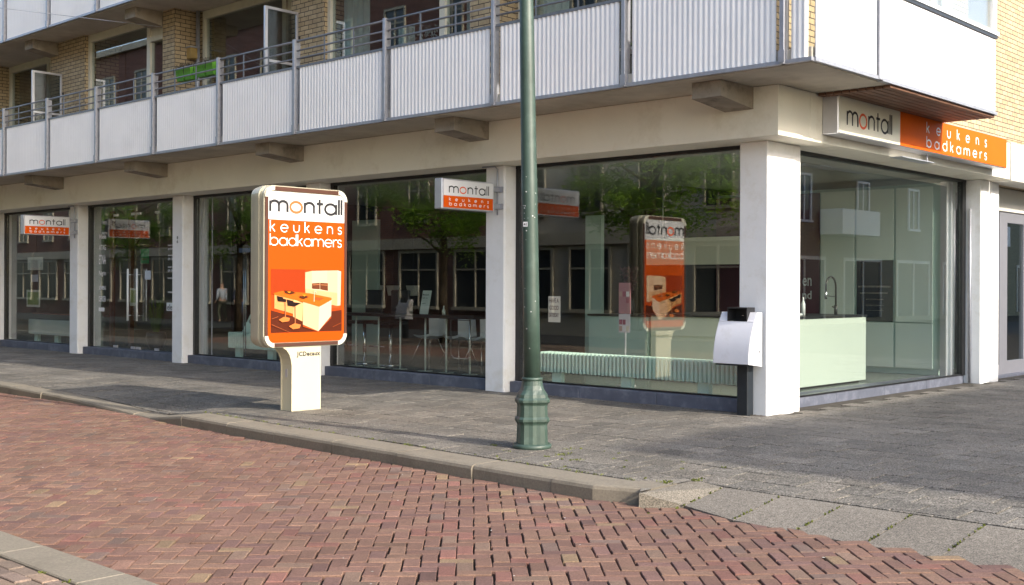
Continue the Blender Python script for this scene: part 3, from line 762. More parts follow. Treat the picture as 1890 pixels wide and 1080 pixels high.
PIC = [ # (colour, polygon in picture coordinates taken over a 473 x 400 print)
 ((.55,.075,.008),[(0,0),(473,0),(473,270),(0,270)]), ((.11,.022,.008),[(0,258),(150,300),(473,262),(473,400),(0,400)]),
 ((.42,.05,.006),[(0,0),(222,0),(222,175),(0,160)]),
 ((.86,.60,.36),[(222,18),(265,8),(265,128),(222,128)]), ((.90,.68,.45),[(265,8),(372,4),(372,190),(265,140)]), ((.88,.62,.40),[(372,4),(440,2),(440,200),(372,190)]),
 ((.93,.72,.50),[(440,2),(466,8),(462,232),(440,236)]), ((.84,.50,.26),[(222,122),(440,150),(440,236),(222,190)]),
 ((.55,.10,.02),[(395,238),(462,232),(450,252),(392,250)]),
 ((.16,.05,.02),[(266,88),(318,84),(318,126),(266,122)]), ((.16,.05,.02),[(321,84),(374,86),(374,136),(321,126)]),
 ((.60,.25,.10),[(270,96),(316,93),(316,97),(270,100)]), ((.60,.25,.10),[(324,95),(370,97),(370,101),(324,99)]),
 ((.80,.42,.15),[(20,160),(145,188),(140,282),(20,246)]), ((.90,.55,.25),[(145,190),(205,214),(202,332),(140,300)]),
 ((.80,.16,.012),[(15,150),(70,136),(250,152),(398,182),(398,196),(318,240),(205,208),(18,160)]),
 ((.90,.60,.36),[(205,208),(314,240),(308,398),(205,352)]), ((.93,.70,.52),[(314,240),(398,196),(395,300),(308,398)]),
 ((.50,.08,.01),[(205,352),(308,398),(306,410),(205,366)]), ((.50,.08,.01),[(308,398),(395,300),(395,314),(306,410)]),
 ((.45,.10,.02),[(290,176),(345,184),(318,198),(272,190)]),
 ((.92,.75,.55),[(272,205),(276,205),(278,140),(284,134),(292,138),(295,150),(290,150),(288,142),(283,140),(281,150),(280,206)]),
 ((.02,.01,.01),[(34,168),(72,176),(76,186),(95,190),(92,208),(40,202)]), ((.02,.01,.01),[(98,190),(138,200),(142,208),(192,214),(150,236),(104,230)]),
 ((.55,.20,.08),[(84,208),(90,208),(92,312),(86,312)]), ((.55,.20,.08),[(148,236),(154,236),(156,352),(150,352)]),
 ((.80,.25,.06),[(46,318),(80,300),(118,308),(112,328),(70,334)]), ((.80,.25,.06),[(112,360),(150,342),(188,352),(182,374),(138,380)]),
 ((.10,.03,.01),[(80,135),(130,138),(155,150),(120,158),(85,150)]), ((.9,.35,.02),[(98,140),(125,142),(112,150)]),
 ((.10,.03,.01),[(178,170),(225,168),(240,176),(205,188),(180,180)]), ((.9,.35,.02),[(195,160),(225,162),(210,172)]),
 ((.45,.12,.04),[(0,345),(120,400),(116,400),(0,349)]), ((.45,.12,.04),[(0,310),(40,297),(44,299),(0,314)]), ((.35,.08,.02),[(404,370),(473,340),(473,344),(404,374)])]
def picture(parent, X, ya, yb, za, zb, n=1, fade=0., nm='picture'):
    pb = MB()
    for i, (c, poly) in enumerate(PIC):
        pb.col = (c[0]*.68, c[1]*.62, c[2]*.60)
        q = [(X + n*.0006*(i+1), ya+(yb-ya)*min(max(px,0),473)/473, zb-(zb-za)*min(max(py,0),400)/400) for px, py in poly]
        pb.add(q if (yb > ya) == (n > 0) and False else q, [tuple(range(len(q)))])
    return pb.build(nm, m_print, parent)
picture(po, -4.2465, -3.912, -2.865, .94, 1.685)
b = MB()
r0 = .14
b.box(-4.2545,-4.243,Y0+r0,Y1-r0,Z1-.06,Z1-.012).box(-4.2545,-4.243,Y0+r0,Y1-r0,Z0+.012,Z0+.052).box(-4.2545,-4.243,Y0+.012,Y0+.05,Z0+r0,Z1-r0).box(-4.2545,-4.243,Y1-.042,Y1-.006,Z0+r0,Z1-r0)
b.build('frame_rail', m_brown, ad)
for (cy, cz, a0) in ((Y1-r0,Z1-r0,0),(Y0+r0,Z1-r0,90),(Y0+r0,Z0+r0,180),(Y1-r0,Z0+r0,270)):
    V = []; n = 8
    for i in range(n+1):
        a = R(a0+90*i/n); ca, sa = math.cos(a), math.sin(a)
        for rr in (.085, .135): V += [(-4.2545, cy+rr*ca, cz+rr*sa), (-4.238, cy+rr*ca, cz+rr*sa)]
    F = []
    for i in range(n):
        k = 4*i; F += [(k+1,k+3,k+7,k+5),(k+2,k+6,k+7,k+3),(k,k+1,k+5,k+4)]
    F += [(0,2,3,1),(4*n,4*n+1,4*n+3,4*n+2)]
    MB().add(V, F).build('frame_corner', m_cornerw, ad)
# foot, flared at the top
prof = [(0,.0),(0,.55),(-.012,.62),(-.035,.68),(-.075,.73),(-.13,.764)]
L = [(-3.60+d, z) for d, z in prof]; Rr = [(-3.17, z) for d, z in prof[::-1]]
ft = MB(); ft.prism([(y,z) for y,z in L] + [(-3.17,.764),(-3.17,0)], 'x', -4.262, -4.275)
ft.prism([(y+.012,z) for y,z in L] + [(-3.185,.764),(-3.185,0)], 'x', -4.2751, -4.47)
ft.prism([(y,z) for y,z in L] + [(-3.17,.764),(-3.17,0)], 'x', -4.4701, -4.482)
fo = ft.build('foot', m_mupibase, ad)
text_obj('JCDecaux', (-4.2605,-3.53,.635), (0,1,0), (0,0,1), .35, m_ink, fo, 'lettering', .072, .038, 1.08)
lk = MB().box(-4.40,-4.36,-3.592,-3.585,.40,.50); lk.build('lock_plate', m_alu, ad)

# ---------------------------------------------------------------- street lamp
lp = thing('street_lamp', 'tall green cast iron lamp post standing at the pavement edge', 'street lamp', (-.2,-3.86,0))
lx, ly = -.2, -3.86
def lobe(k, n, z): 
    return (1.0, 1.0, .90, 1.0)[k % 4] if n == 16 else 1
bs = MB()
bs.lathe(lx, ly, [(.178,.0),(.182,.012),(.182,.032),(.165,.045)], 32)
base_prof = [(.156,.045),(.150,.22),(.156,.235),(.172,.255),(.172,.275),(.154,.295),(.150,.40),(.156,.412),(.174,.432),(.174,.452),(.156,.470),(.150,.50),(.118,.54),(.102,.58),(.094,.625)]
def lobe24(k, n, z):
    ph = (k + 1) % 6
    v = (1.06, 1.06, .99, .90, .99, 1.06)[ph] if False else (1.05,1.05,.93,.93,.86,.93)[k % 6]
    w = 1 if z < .5 else max(0, 1-(z-.5)/.1)
    return 1 + (v-1)*w
bs.lathe(lx, ly, base_prof, 24, lobe24, smooth=False)
bs.lathe(lx, ly, [(.098,.625),(.098,.65),(.088,.655)], 32)
bs.build('base', m_green, lp)
rtv = Vector((math.cos(R(YAW)), math.sin(R(YAW)), 0))
def pc(z): q = Vector((lx, ly, z)) - rtv*(.0195*(z-.63)); return q
pl = MB(); zs = [.65, 1.3, 2.2, 2.5, 2.51, 3.4, 3.9, 3.91, 5.0, 6.2]; rs = [.079,.077,.0755,.0750,.0735,.069,.067,.0655,.060,.052]
pl.tube([pc(z) for z in zs], rs, 24); pl.build('pole', m_green, lp)
tp = pc(6.2)
hd = MB().tube([tp, tp+Vector((0,-.2,.35)), tp+Vector((0,-.8,.5))], .03, 10); hd.build('arm', m_green, lp)
MB().lathe(tp.x, tp.y-.9, [(.02,6.8),(.14,6.76),(.2,6.62),(.16,6.56)], 16).build('lantern', m_green, lp)
c = pc(2.07)
view = Vector((6.944,-11.825,0)) - Vector((c.x,c.y,0)); view.normalize()
nl = (Matrix.Rotation(R(-32), 3, 'Z') @ view); tang = Vector((-nl.y, nl.x, 0))
pl_ = MB(); o_ = c + nl*.0775
pl_.quad(o_-tang*.024+Vector((0,0,-.022)), o_+tang*.024+Vector((0,0,-.022)), o_+tang*.024+Vector((0,0,.022)), o_-tang*.024+Vector((0,0,.022)))
pt = pl_.build('number_plate', m_inkw, lp)
text_obj('41', o_+nl*.001-tang*.018+Vector((0,0,-.015)), tang, (0,0,1), .034, m_ink, pt, 'lettering', .03, .02)
st = MB(); rr = random.Random(5)
for k in range(20):
    z = rr.choice([2.0,2.3,1.35,1.1,2.15]) + rr.gauss(0,.1); q = pc(z); a = rr.uniform(-.9,.9); nn = Matrix.Rotation(a,3,'Z') @ view; tt = Vector((-nn.y,nn.x,0)); s_ = rr.uniform(.0015,.004)
    o_ = q + nn*.0785; st.quad(o_-tt*s_-Vector((0,0,s_)), o_+tt*s_*2-Vector((0,0,s_)), o_+tt*s_+Vector((0,0,s_)), o_-tt*s_+Vector((0,0,s_)))
st.build('paint_chip', m_inkw, lp)

# ---------------------------------------------------------------- litter bin
bn = thing('litter_bin', 'white curved litter bin on a dark post beside the corner pillar', 'litter bin', (-.24,-.1,0), 'white litter bins')
X0, X1 = -.50, -.045
n = 26; fp = []
for i in range(n+1):
    t = i/n; fp.append((-.35 + .19*t**2.1, .612 + .593*t))
body = MB(); poly = fp + [(-.055, 1.205), (-.055, .60), (-.30,.60)]
sideL = [(y, z) for y, z in poly]
# shell: front sheet with a notch for the mouth, sides
def sheet(mb, pts, xa, xb, th=.006):
    V = []; 
    for (y, z) in pts: V += [(xa,y,z),(xb,y,z),(xa,y+th,z),(xb,y+th,z)]
    F = []
    for i in range(len(pts)-1): k = 4*i; F += [(k,k+1,k+5,k+4),(k+3,k+2,k+6,k+7),(k,k+4,k+6,k+2),(k+1,k+3,k+7,k+5)]
    F += [(0,2,3,1), (4*(len(pts)-1), 4*(len(pts)-1)+1, 4*(len(pts)-1)+3, 4*(len(pts)-1)+2)]
    mb.add(V, F, False)
low = [p for p in fp if p[1] < 1.10] + [(fp[21][0], 1.10)]
low = sorted(set(low), key=lambda p: p[1]); hi = [(low[-1][0],1.10)] + [p for p in fp if p[1] > 1.11]
sheet(body, low, X0, X1); sheet(body, hi, X0, X0+.10); sheet(body, hi, X1-.085, X1)
body.prism([(p[0]+.001,p[1]) for p in fp] + [(-.055,1.205),(-.055,.575)], 'x', X1+.0005, X1+.01)
body.prism([(p[0]+.001,p[1]) for p in fp] + [(-.055,1.205),(-.055,.60)], 'x', X0-.0005, X0-.01)
body.box(X0, X0+.10, -.16, -.055, 1.2, 1.206).box(X1-.085, X1, -.16, -.055, 1.2, 1.206)
body.build('body', m_binwhite, bn)
mo = MB(); mx0, mx1 = X0+.103, X1-.088
mo.box(mx0, mx1, -.225, -.05, 1.245, 1.262).box(mx0, mx0+.012, -.225,-.05,1.10,1.245).box(mx1-.012, mx1, -.225,-.05,1.10,1.245).box(mx0+.012,mx1-.012,-.06,-.05,1.0,1.245).box(mx0+.012,mx1-.012,-.20,-.06,1.03,1.05)
mo.build('mouth', m_blackpl, bn)
MB().box(X0+.015, X1-.015, -.335, -.056, .590, .608).box(X0+.08,X1-.08,-.05,-.02,.601,1.15).build('underside', m_bindark, bn)
for q_ in (-.33,-.24): MB().box(mx0+.1+(q_+.33), mx0+.125+(q_+.33), -.068, -.061, 1.16, 1.168).build('bright_hole', m_chrome, bn)  # bright dots of the two mouth holes, put in as chrome pieces
MB().tube([(X1+.0105,-.12,.75),(X1+.016,-.12,.75)],.012,10).build('lock', m_chrome, bn)
MB().bev(-.305,-.155,-.165,-.035,-.01,.584,.01).build('post', m_bindark, bn)
dup(bn, (-19.4,-11.2,-.13), 'white litter bin across the street, seen mirrored in the cafe window', rotz=math.pi)

# ---------------------------------------------------------------- things inside the showroom
FL = .112
def radiator(x0, x1, lab, z0=.27, z1=.56, rib=True):
    t = thing('radiator', lab, 'radiator', ((x0+x1)/2,.7,FL), 'low radiators behind the shop windows')
    b = MB(); y0, y1 = .58, .82
    if rib:
        n = int((x1-x0)/.066); w = (x1-x0)/n
        for i in range(n): b.bev(x0+i*w+.013, x0+(i+1)*w-.013, y0, y1, z0, z1, .014)
        b.box(x0+.01, x1-.01, y0+.09, y1-.05, z0+.03, z1-.03)
    else: b.bev(x0, x1, y0, y1, z0, z1, .01)
    b.build('body', m_rad if rib else m_mint, t)
    for k in range(3):
        xx = x0 + (x1-x0)*(.07+.36*k)+.03
        MB().box(xx-.085, xx+.085, .66, .74, FL+.008, z0-.001).box(xx-.11, xx+.11, .60,.80,FL+.001,FL+.008).build('foot', m_rad, t)
radiator(-4.06,-.62,'long ribbed mint radiator behind the window right of the street lamp')
radiator(-12.0,-9.1,'ribbed mint radiator behind the window partly hidden by the advertising display', .30,.60)
radiator(-20.5,-17.6,'plain pale low radiator behind the leftmost shop window', .30,.66, False)
# island
isl = thing('kitchen_island', 'mint and cream kitchen island with black worktop in the corner window', 'kitchen island', (-2,3.2,FL))
MB().bev(-.815,-.79,2.2,4.15,FL+.03,1.065,.003).build('end_panel', m_mint, isl)
MB().bev(-3.30,-.83,2.26,4.12,FL+.08,1.06,.003).build('carcass', m_cream, isl)
dr = MB()
for a_, b_ in ((-3.29,-2.06),(-2.05,-.83)): dr.bev(a_, b_, 2.235, 2.257, FL+.09, .74, .003).bev(a_, b_, 2.235, 2.257, .775, 1.055, .003)
dr.build('drawer_front', m_cream, isl)
MB().box(-3.1,-.85,2.30,4.05,FL+.002,FL+.08).build('kick_board', m_darkwall, isl)
MB().bev(-3.31,-.78,2.19,4.17,1.066,1.10,.004).build('worktop', m_blackpl, isl)
side = thing('side_cabinet', 'dull mint cabinet left of the cream drawers behind the big window', 'cabinet', (-3.7,2.5,FL))
MB().bev(-4.45,-3.33,2.2,3.1,FL+.06,1.04,.003).build('carcass', m_mintdark, side)
MB().bev(-4.46,-3.32,2.17,3.12,1.041,1.07,.003).build('worktop', m_blackpl, side)
MB().box(-4.2,-3.3,2.26,3.0,FL+.002,FL+.06).build('kick_board', m_darkwall, side)
tp_ = thing('kitchen_tap', 'tall arched black and chrome tap on the island worktop', 'tap', (-1.0,3.62,1.10))
tx_, ty_ = -1.0, 3.62
pts = [(tx_,ty_,1.10),(tx_,ty_,1.50)] + [(tx_, ty_-.15+.15*math.cos(R(a)), 1.50+.15*math.sin(R(a))) for a in range(15,181,15)] + [(tx_,ty_-.3,1.44)]
MB().tube(pts,.014,8).tube([(tx_,ty_,1.10),(tx_,ty_,1.24)],.026,10).tube([(tx_,ty_,1.20),(tx_,ty_-.10,1.22)],.010,6).tube([(tx_,ty_,1.36),(tx_,ty_-.29,1.38)],.005,6).build('arch', m_blackpl, tp_)
MB().tube([(tx_,ty_-.3,1.45),(tx_,ty_-.3,1.33)],.02,8).build('spray_head', m_chrome, tp_)
tray = MB().bev(-1.35,-1.05,2.3,2.75,1.101,1.135,.006).build('tray', m_whitepl); tag(tray, 'white tray on the island worktop by the corner pillar', 'tray')
# tall cabinets
tc = thing('tall_cabinet_wall', 'wall of tall mint cabinets with built-in oven behind the side window', 'cabinets', (-2.5,6.3,FL))
def col_x(a,b): return a,b
YC = 6.0
MB().box(-4.6,-.46,YC+.03,6.6,FL+.1,3.15).build('carcass', m_mintdark, tc)
MB().box(-4.6,-.50,YC+.06,6.5,FL+.002,FL+.1).build('kick_board', m_mintdark, tc)
MB().box(-4.58,-2.53,YC,YC+.022,FL+.1,3.1).build('back_panel', m_maroon, tc)
for (a_, b_, za, zb) in ((-2.50,-1.90,FL+.1,3.1),(-1.86,-1.22,FL+.1,.93),(-1.86,-1.22,1.95,3.1),(-1.18,-.575,FL+.1,.93),(-1.18,-.575,.945,3.1)):
    MB().bev(a_, b_, YC-.005, YC+.022, za, zb, .003).build('cabinet_door', m_mint2, tc)
ov = MB().box(-1.85,-1.23,YC-.004,YC+.02,.945,1.94).build('oven', m_bindark, tc)
MB().box(-1.78,-1.30,YC-.03,YC-.006,1.40,1.42).box(-1.68,-1.38,YC-.012,YC-.005,1.30,1.312).box(-1.68,-1.38,YC-.012,YC-.005,1.20,1.212).box(-1.68,-1.38,YC-.012,YC-.005,1.12,1.128).box(-1.82,-1.26,YC-.012,YC-.005,1.50,1.53).build('oven_handle', m_chrome, ov)
for i, wd in enumerate(('en','nd')): text_obj(wd, (-2.84,YC-.004,1.52-.22*i), (1,0,0), (0,0,1), .17, m_whitepl, tc, 'lettering', .14, .01)
pn_ = MB().bev(-4.98,-4.65,2.75,2.83,FL,2.65,.003).build('mint_panel', m_mintdark); tag(pn_, 'tall narrow mint display panel standing behind the big window', 'panel')
hc = thing('wall_cabinet', 'long pale green wall cabinet hanging above the worktop', 'cabinet', (-3.4,4.4,1.8))
MB().bev(-4.6,-2.2,3.9,4.25,1.86,2.30,.004).build('carcass', m_cream, hc); MB().tube([(-4.4,4.1,2.3),(-4.4,4.1,3.27)],.01,6).tube([(-2.4,4.1,2.3),(-2.4,4.1,3.27)],.01,6).build('hanging_rod', m_alu, hc)
# notices on glass of the big window
nt = MB(); nt.col = (.78,.70,.62); nt.box(-3.62,-3.40,GY+.012,GY+.015,1.0,1.36)
no = tag(nt.build('notice', m_print), 'cream notice with red lettering on the glass right of the street lamp', 'notice')
for i, wd in enumerate(('HAVE A','GOOD','SATURDAY')):
    text_obj(wd, (-3.42,GY+.016,1.27-.10*i), (-1,0,0), (0,0,1), .17, m_inko, no, 'lettering', .06, .02)
    text_obj(wd, (-3.60,GY+.011,1.27-.10*i), (1,0,0), (0,0,1), .17, m_maroon, no, 'lettering', .06, .02)
nt = MB(); nt.col = (.45,.20,.22); nt.box(-2.9,-2.7,.95,.96,1.12,1.55); nt.col = (.7,.6,.62); nt.box(-2.9,-2.7,.949,.95,.86,1.115)
for i in range(9):
    nt.col = random.choice([(.35,.08,.12),(.75,.66,.66),(.5,.3,.25),(.7,.55,.45)]); a_ = -2.89+.06*(i%3); z_ = .88+.09*(i//3) + (.3 if i > 4 else 0); nt.box(a_,a_+.05,.946,.9485,z_,z_+.07)
lf_ = thing('leaflet_stand', 'slim stand of pink and white leaflets inside the big window', 'leaflet stand', (-2.8,.96,FL)); nt.build('leaflets', m_print, lf_)
MB().box(-2.81,-2.79,.962,.98,FL,1.5).box(-2.92,-2.68,.9,1.06,FL+.001,FL+.015).build('stand', m_alu, lf_)
vs = thing('plant_vase', 'dark vase of red leaved branches between mint panel and cabinet', 'plant', (-3.95,2.6,1.07))
MB().lathe(-3.95,2.6,[(.05,1.07),(.08,1.15),(.06,1.28),(.04,1.32)],12).build('vase', m_blackpl, vs)
lb = MB(); r2 = random.Random(2)
for k in range(260):
    a = r2.uniform(0,6.28); rr_ = r2.uniform(0,.2); h = r2.uniform(.2,.6); p = Vector((-3.95+rr_*math.cos(a)*h*1.6, 2.6+rr_*math.sin(a)*h*1.6, 1.2+h)); d = Vector((r2.gauss(0,1),r2.gauss(0,1),r2.gauss(0,1))).normalized()*.03; e = d.orthogonal().normalized()*.012
    lb.quad(p-d, p+e, p+d, p-e)
lb.build('leaves', m_maroon, vs)
# bottles on the worktop
for k in range(2):
    bb = MB().lathe(-1.25+.12*k, 2.9, [(.03,1.101),(.032,1.26),(.012,1.31),(.012,1.36)], 10).build('bottle', m_whitepl if k else m_galv)
    tag(bb, ('pale' if k else 'grey') + ' bottle on the island worktop near the corner pillar', 'bottle')
# cafe corner (window left of the lamp)
bt = thing('bar_table', 'long dark bar table on steel legs behind the cafe window', 'table', (-6.3,1.3,FL))
MB().bev(-8.85,-5.55,.75,1.05,.98,1.03,.006).build('tabletop', m_blackpl, bt)
for x in (-8.56,-7.96,-7.41,-6.80,-6.31,-5.78):
    MB().tube([(x,.9,FL),(x,.9,.98)],.016,8).box(x-.09,x+.09,.82,.98,FL+.001,FL+.01).build('leg', m_mint, bt)
fr_ = MB().tube([(-6.15,.85,.40),(-6.15,.85,.96),(-5.73,.85,.96),(-5.73,.85,.40),(-5.80,.85,.36),(-6.08,.85,.36),(-6.15,.85,.42)],.01,6); fr_.build('hoop', m_chrome, bt)
for (xx, labw) in ((-8.95,'left'),(-8.25,'right')):
    hb = thing('high_stool', 'dark high backed bar stool, %s one behind the bar table' % labw, 'stool', (xx,1.5,FL), 'dark bar stools')
    MB().bev(xx-.24,xx+.24,1.62,1.68,.95,1.42,.02).build('backrest', m_blackpl, hb); MB().bev(xx-.24,xx+.24,1.2,1.62,.82,.88,.02).build('seat', m_blackpl, hb)
    MB().tube([(xx,1.42,FL),(xx,1.42,.82)],.03,10).lathe(xx,1.42,[(.22,FL),(.2,FL+.02)],16).build('pedestal', m_chrome, hb)
    MB().tube([(xx-.2,1.1,.45),(xx+.2,1.1,.45)],.01,6).build('foot_rest', m_chrome, hb)
mc = thing('menu_card', 'pale blue upright menu card standing on the bar table', 'menu card', (-6.800,.85,1.03))
q = MB(); q.add([(-6.880,.84,1.04),(-6.680,.84,1.04),(-6.660,.90,1.42),(-6.860,.90,1.42),(-6.880,.85,1.04),(-6.680,.85,1.04),(-6.660,.91,1.42),(-6.860,.91,1.42)],[(0,1,2,3),(7,6,5,4),(0,4,5,1),(3,2,6,7),(0,3,7,4),(1,5,6,2)]); q.build('card', m_mint, mc)
text_obj('Menukaart', (-6.840,.876,1.34), (1,0,0), (0,.16,.99), .15, m_ink, mc, 'lettering', .025, .02); text_obj('koffie  thee', (-6.835,.868,1.29), (1,0,0), (0,.16,.99), .12, m_ink, mc, 'lettering', .02, .01); text_obj('broodjes', (-6.835,.857,1.20), (1,0,0), (0,.16,.99), .08, m_ink, mc, 'lettering', .018, .01)
MB().box(-6.900,-6.66,.82,.93,1.031,1.04).build('base', m_blackpl, mc)
def shell_chair(cx, cy, lab):
    t = thing('shell_chair', lab, 'chair', (cx,cy,FL), 'white shell chairs in the cafe')
    V = []; F = []; nu, nv = 9, 8
    for j in range(nv+1):
        v = j/nv
        for i in range(nu+1):
            u = -1+2*i/nu
            if v < .5: y = -.2+.4*(v/.5); z = .46+.05*u*u - .02*math.sin(v*6)
            else: w = (v-.5)/.5; y = .2+.08*w-.10*u*u*w; z = .46+.36*w+.05*u*u*(1-w)
            V.append((cx+.23*u*(1-.12*abs(v-.5)), cy+y, FL+z))
    for j in range(nv):
        for i in range(nu): a = j*(nu+1)+i; F.append((a,a+1,a+nu+2,a+nu+1))
    V2 = [(x, y+.012, z-.012) for x, y, z in V]; m_n = len(V); F2 = [tuple(reversed([i+m_n for i in f])) for f in F]
    MB().add(V+V2, F+F2, True).build('seat_shell', m_whitepl, t)
    for sx in (-1,1):
        for sy in (-1,1): MB().tube([(cx+sx*.1,cy+sy*.1,FL+.45),(cx+sx*.24,cy+sy*.24,FL)],.009,6).build('leg', m_chrome, t)
    return t
c0 = shell_chair(-8.2,2.3,'white shell chair on the left in the cafe behind the menu card')
def cdup(loc, lab): 
    return dup(c0, loc, lab)
cdup((-7.5,2.35,FL), 'middle white shell chair in the cafe right of the menu card'); cdup((-6.85,2.25,FL), 'white shell chair in the cafe nearest the pillar with projecting sign')
jr = tag(MB().lathe(-6.37,.9,[(.03,1.031),(.03,1.10),(.012,1.13),(.012,1.18)],10).build('bottle', m_mint), 'small pale green bottle on the bar table', 'bottle')
pn_ = MB().bev(-11.25,-10.45,3.0,3.06,FL,2.8,.004).build('display_panel', m_mintdark); tag(pn_, 'tall mint display panel left of the bar stools', 'panel')
for (xx, lw) in ((-12.75,'left'),(-12.2,'middle'),(-11.55,'right')):
    sp = thing('wall_spotlight', 'small white wall lamp, %s one behind the bar table' % lw, 'wall lamp', (xx,5.0,1.4), 'white wall lamps'); MB().prism([(xx-.14,1.5),(xx+.14,1.5),(xx+.07,1.28),(xx-.07,1.28)],'y',4.85,5.0).build('shade', m_whitepl, sp); MB().tube([(xx,4.93,1.5),(xx,4.93,3.27)],.006,5).build('cord', m_blackpl, sp)
# A-board with price, behind third window
ab = thing('price_board', 'leaning price board behind the glass beside the advertising display', 'sign board', (-11.35,.6,.6))
q = MB(); q.add([(-11.68,.70,.62),(-10.60,.70,.62),(-10.45,.98,1.50),(-11.38,.98,1.50),(-11.68,.73,.62),(-10.60,.73,.62),(-10.45,1.01,1.50),(-11.38,1.01,1.50)],[(0,1,2,3),(7,6,5,4),(0,4,5,1),(3,2,6,7),(0,3,7,4),(1,5,6,2)]); q.build('board', m_rad, ab)
upv = Vector((0,.28,.88)).normalized()
for wd, xx, z_, wdt, h_ in (('KWALITEITS',-11.40,1.28,.85,.10),('KEUKENS',-11.44,1.12,.80,.11),('vanaf',-11.40,.99,.2,.06),('€3.995',-11.53,.77,.50,.15)):
    text_obj(wd, (xx,.695+.32*(z_-.62)-.006,z_), (1,0,0), upv, wdt, m_ink, ab, 'lettering', h_, .01, shear=.25)
MB().box(-11.60,-10.5,.6,.8,.601,.618).build('ledge', m_mintdark, ab)
ss = thing('sign_reflection', 'reflected street sign pole with a small blue plate, modelled behind the window left of the advertising display', 'sign reflection', (-11.3,.45,FL))  # reflection of a street sign pole, added as a solid object indoors
MB().tube([(-11.26,.45,FL),(-11.26,.45,2.1)],.009,6).tube([(-11.20,.45,FL),(-11.20,.45,2.1)],.009,6).box(-11.36,-11.1,.38,.52,FL+.001,FL+.01).build('stand', m_chrome, ss)
MB().box(-11.40,-11.04,.43,.438,2.1,2.18).build('plate', m_jean, ss)
# entrance hall
for (xx, lw) in ((-19.7,'left'),(-18.3,'right')):
    pd = thing('pendant_lamp', 'brass dome pendant lamp, %s one inside the entrance' % lw, 'pendant lamp', (xx,2.4,2.4), 'brass pendant lamps')
    MB().lathe(xx,2.4,[(.27,2.40),(.26,2.47),(.2,2.59),(.09,2.67),(.05,2.69)],24).build('shade', m_pend, pd)
    MB().tube([(xx,2.4,2.69),(xx,2.4,3.27)],.008,6).lathe(xx,2.4,[(.05,2.69),(.05,2.85)],10).build('cord', m_chrome, pd)
gs = MB(); gs.col = (.02,.22,.07); gs.box(-14.95,-14.62,.42,.425,1.93,2.24); g_ = tag(gs.build('green_poster', m_print), 'small green poster behind the entrance doors', 'poster')
text_obj('Stewart', (-14.92,.417,2.0), (1,0,0), (0,0,1), .27, m_pend, g_, 'lettering', .06, .01)
nn_ = MB(); nn_.col = (.5,.56,.62); nn_.box(-14.5,-14.28,GY-.004,GY-.001,1.60,1.78); tag(nn_.build('door_notice', m_print), 'pale blue notice taped on the right entrance door', 'notice')
nn_ = MB(); nn_.col = (.5,.5,.4); nn_.box(-15.35,-15.02,.4,.404,1.05,1.42); nn_.col = (.25,.3,.1); nn_.box(-15.31,-15.06,.396,.399,1.12,1.38); tag(nn_.build('door_poster', m_print), 'small framed poster behind the left entrance door', 'poster')
pp_ = thing('potted_grass', 'grassy plant in a dark pot just inside the entrance', 'plant', (-15.5,1.1,FL))
MB().lathe(-15.5,1.1,[(.14,FL),(.22,.35),(.20,.48),(.17,.48)],16).build('pot', m_blackpl, pp_)
gb = MB()
for k in range(160):
    a = r2.uniform(0,6.28); l_ = r2.uniform(.3,.75); dx, dy = math.cos(a), math.sin(a); p0 = Vector((-15.5+dx*.05,1.1+dy*.05,.46)); p1 = p0+Vector((dx*.12,dy*.12,l_)); p2 = p0+Vector((dx*.34,dy*.34,l_*1.1)); s_ = Vector((-dy,dx,0))*.006
    gb.quad(p0-s_,p0+s_,p1+s_,p1-s_); gb.quad(p1-s_,p1+s_,p2,p2-s_*.2)
gb.build('leaves', m_leaf, pp_)
# leftmost window: posters
for (xa_, xb_, za_, zb_, cc, c2, lb_) in ((-20.15,-19.35,1.83,2.13,(.6,.6,.52),(.55,.58,.53),'white notice hanging behind the leftmost window'),(-19.95,-19.6,1.55,1.72,(.5,.52,.56),(.45,.48,.52),'small pale sheet below the white notice'),(-20.2,-19.5,.96,1.36,(.62,.62,.5),(.25,.33,.12),'framed green poster low behind the leftmost window')):
    q = MB(); q.col = cc; q.box(xa_,xb_,.40,.404,za_,zb_); q.col = c2; q.box(xa_+.06,xb_-.06,.396,.399,za_+.05,zb_-.05); tag(q.build('window_notice', m_print), lb_, 'notice')
cu_ = MB(); cu_.col = None
for k,(xx,mm) in enumerate(((-19.2,m_wood),(-18.3,m_wood))):
    q = MB().bev(xx-.06,xx+.06,2.0,2.1,FL,3.27,.004).build('wooden_post', mm); tag(q, 'reddish wooden post %s behind the leftmost window' % ('further left' if k == 0 else 'further right'), 'post')
q = MB().bev(-21.0,-17.2,.9,.94,.76,.80,.003).build('wooden_ledge', m_wood); tag(q, 'thin brown ledge across the leftmost window', 'ledge')

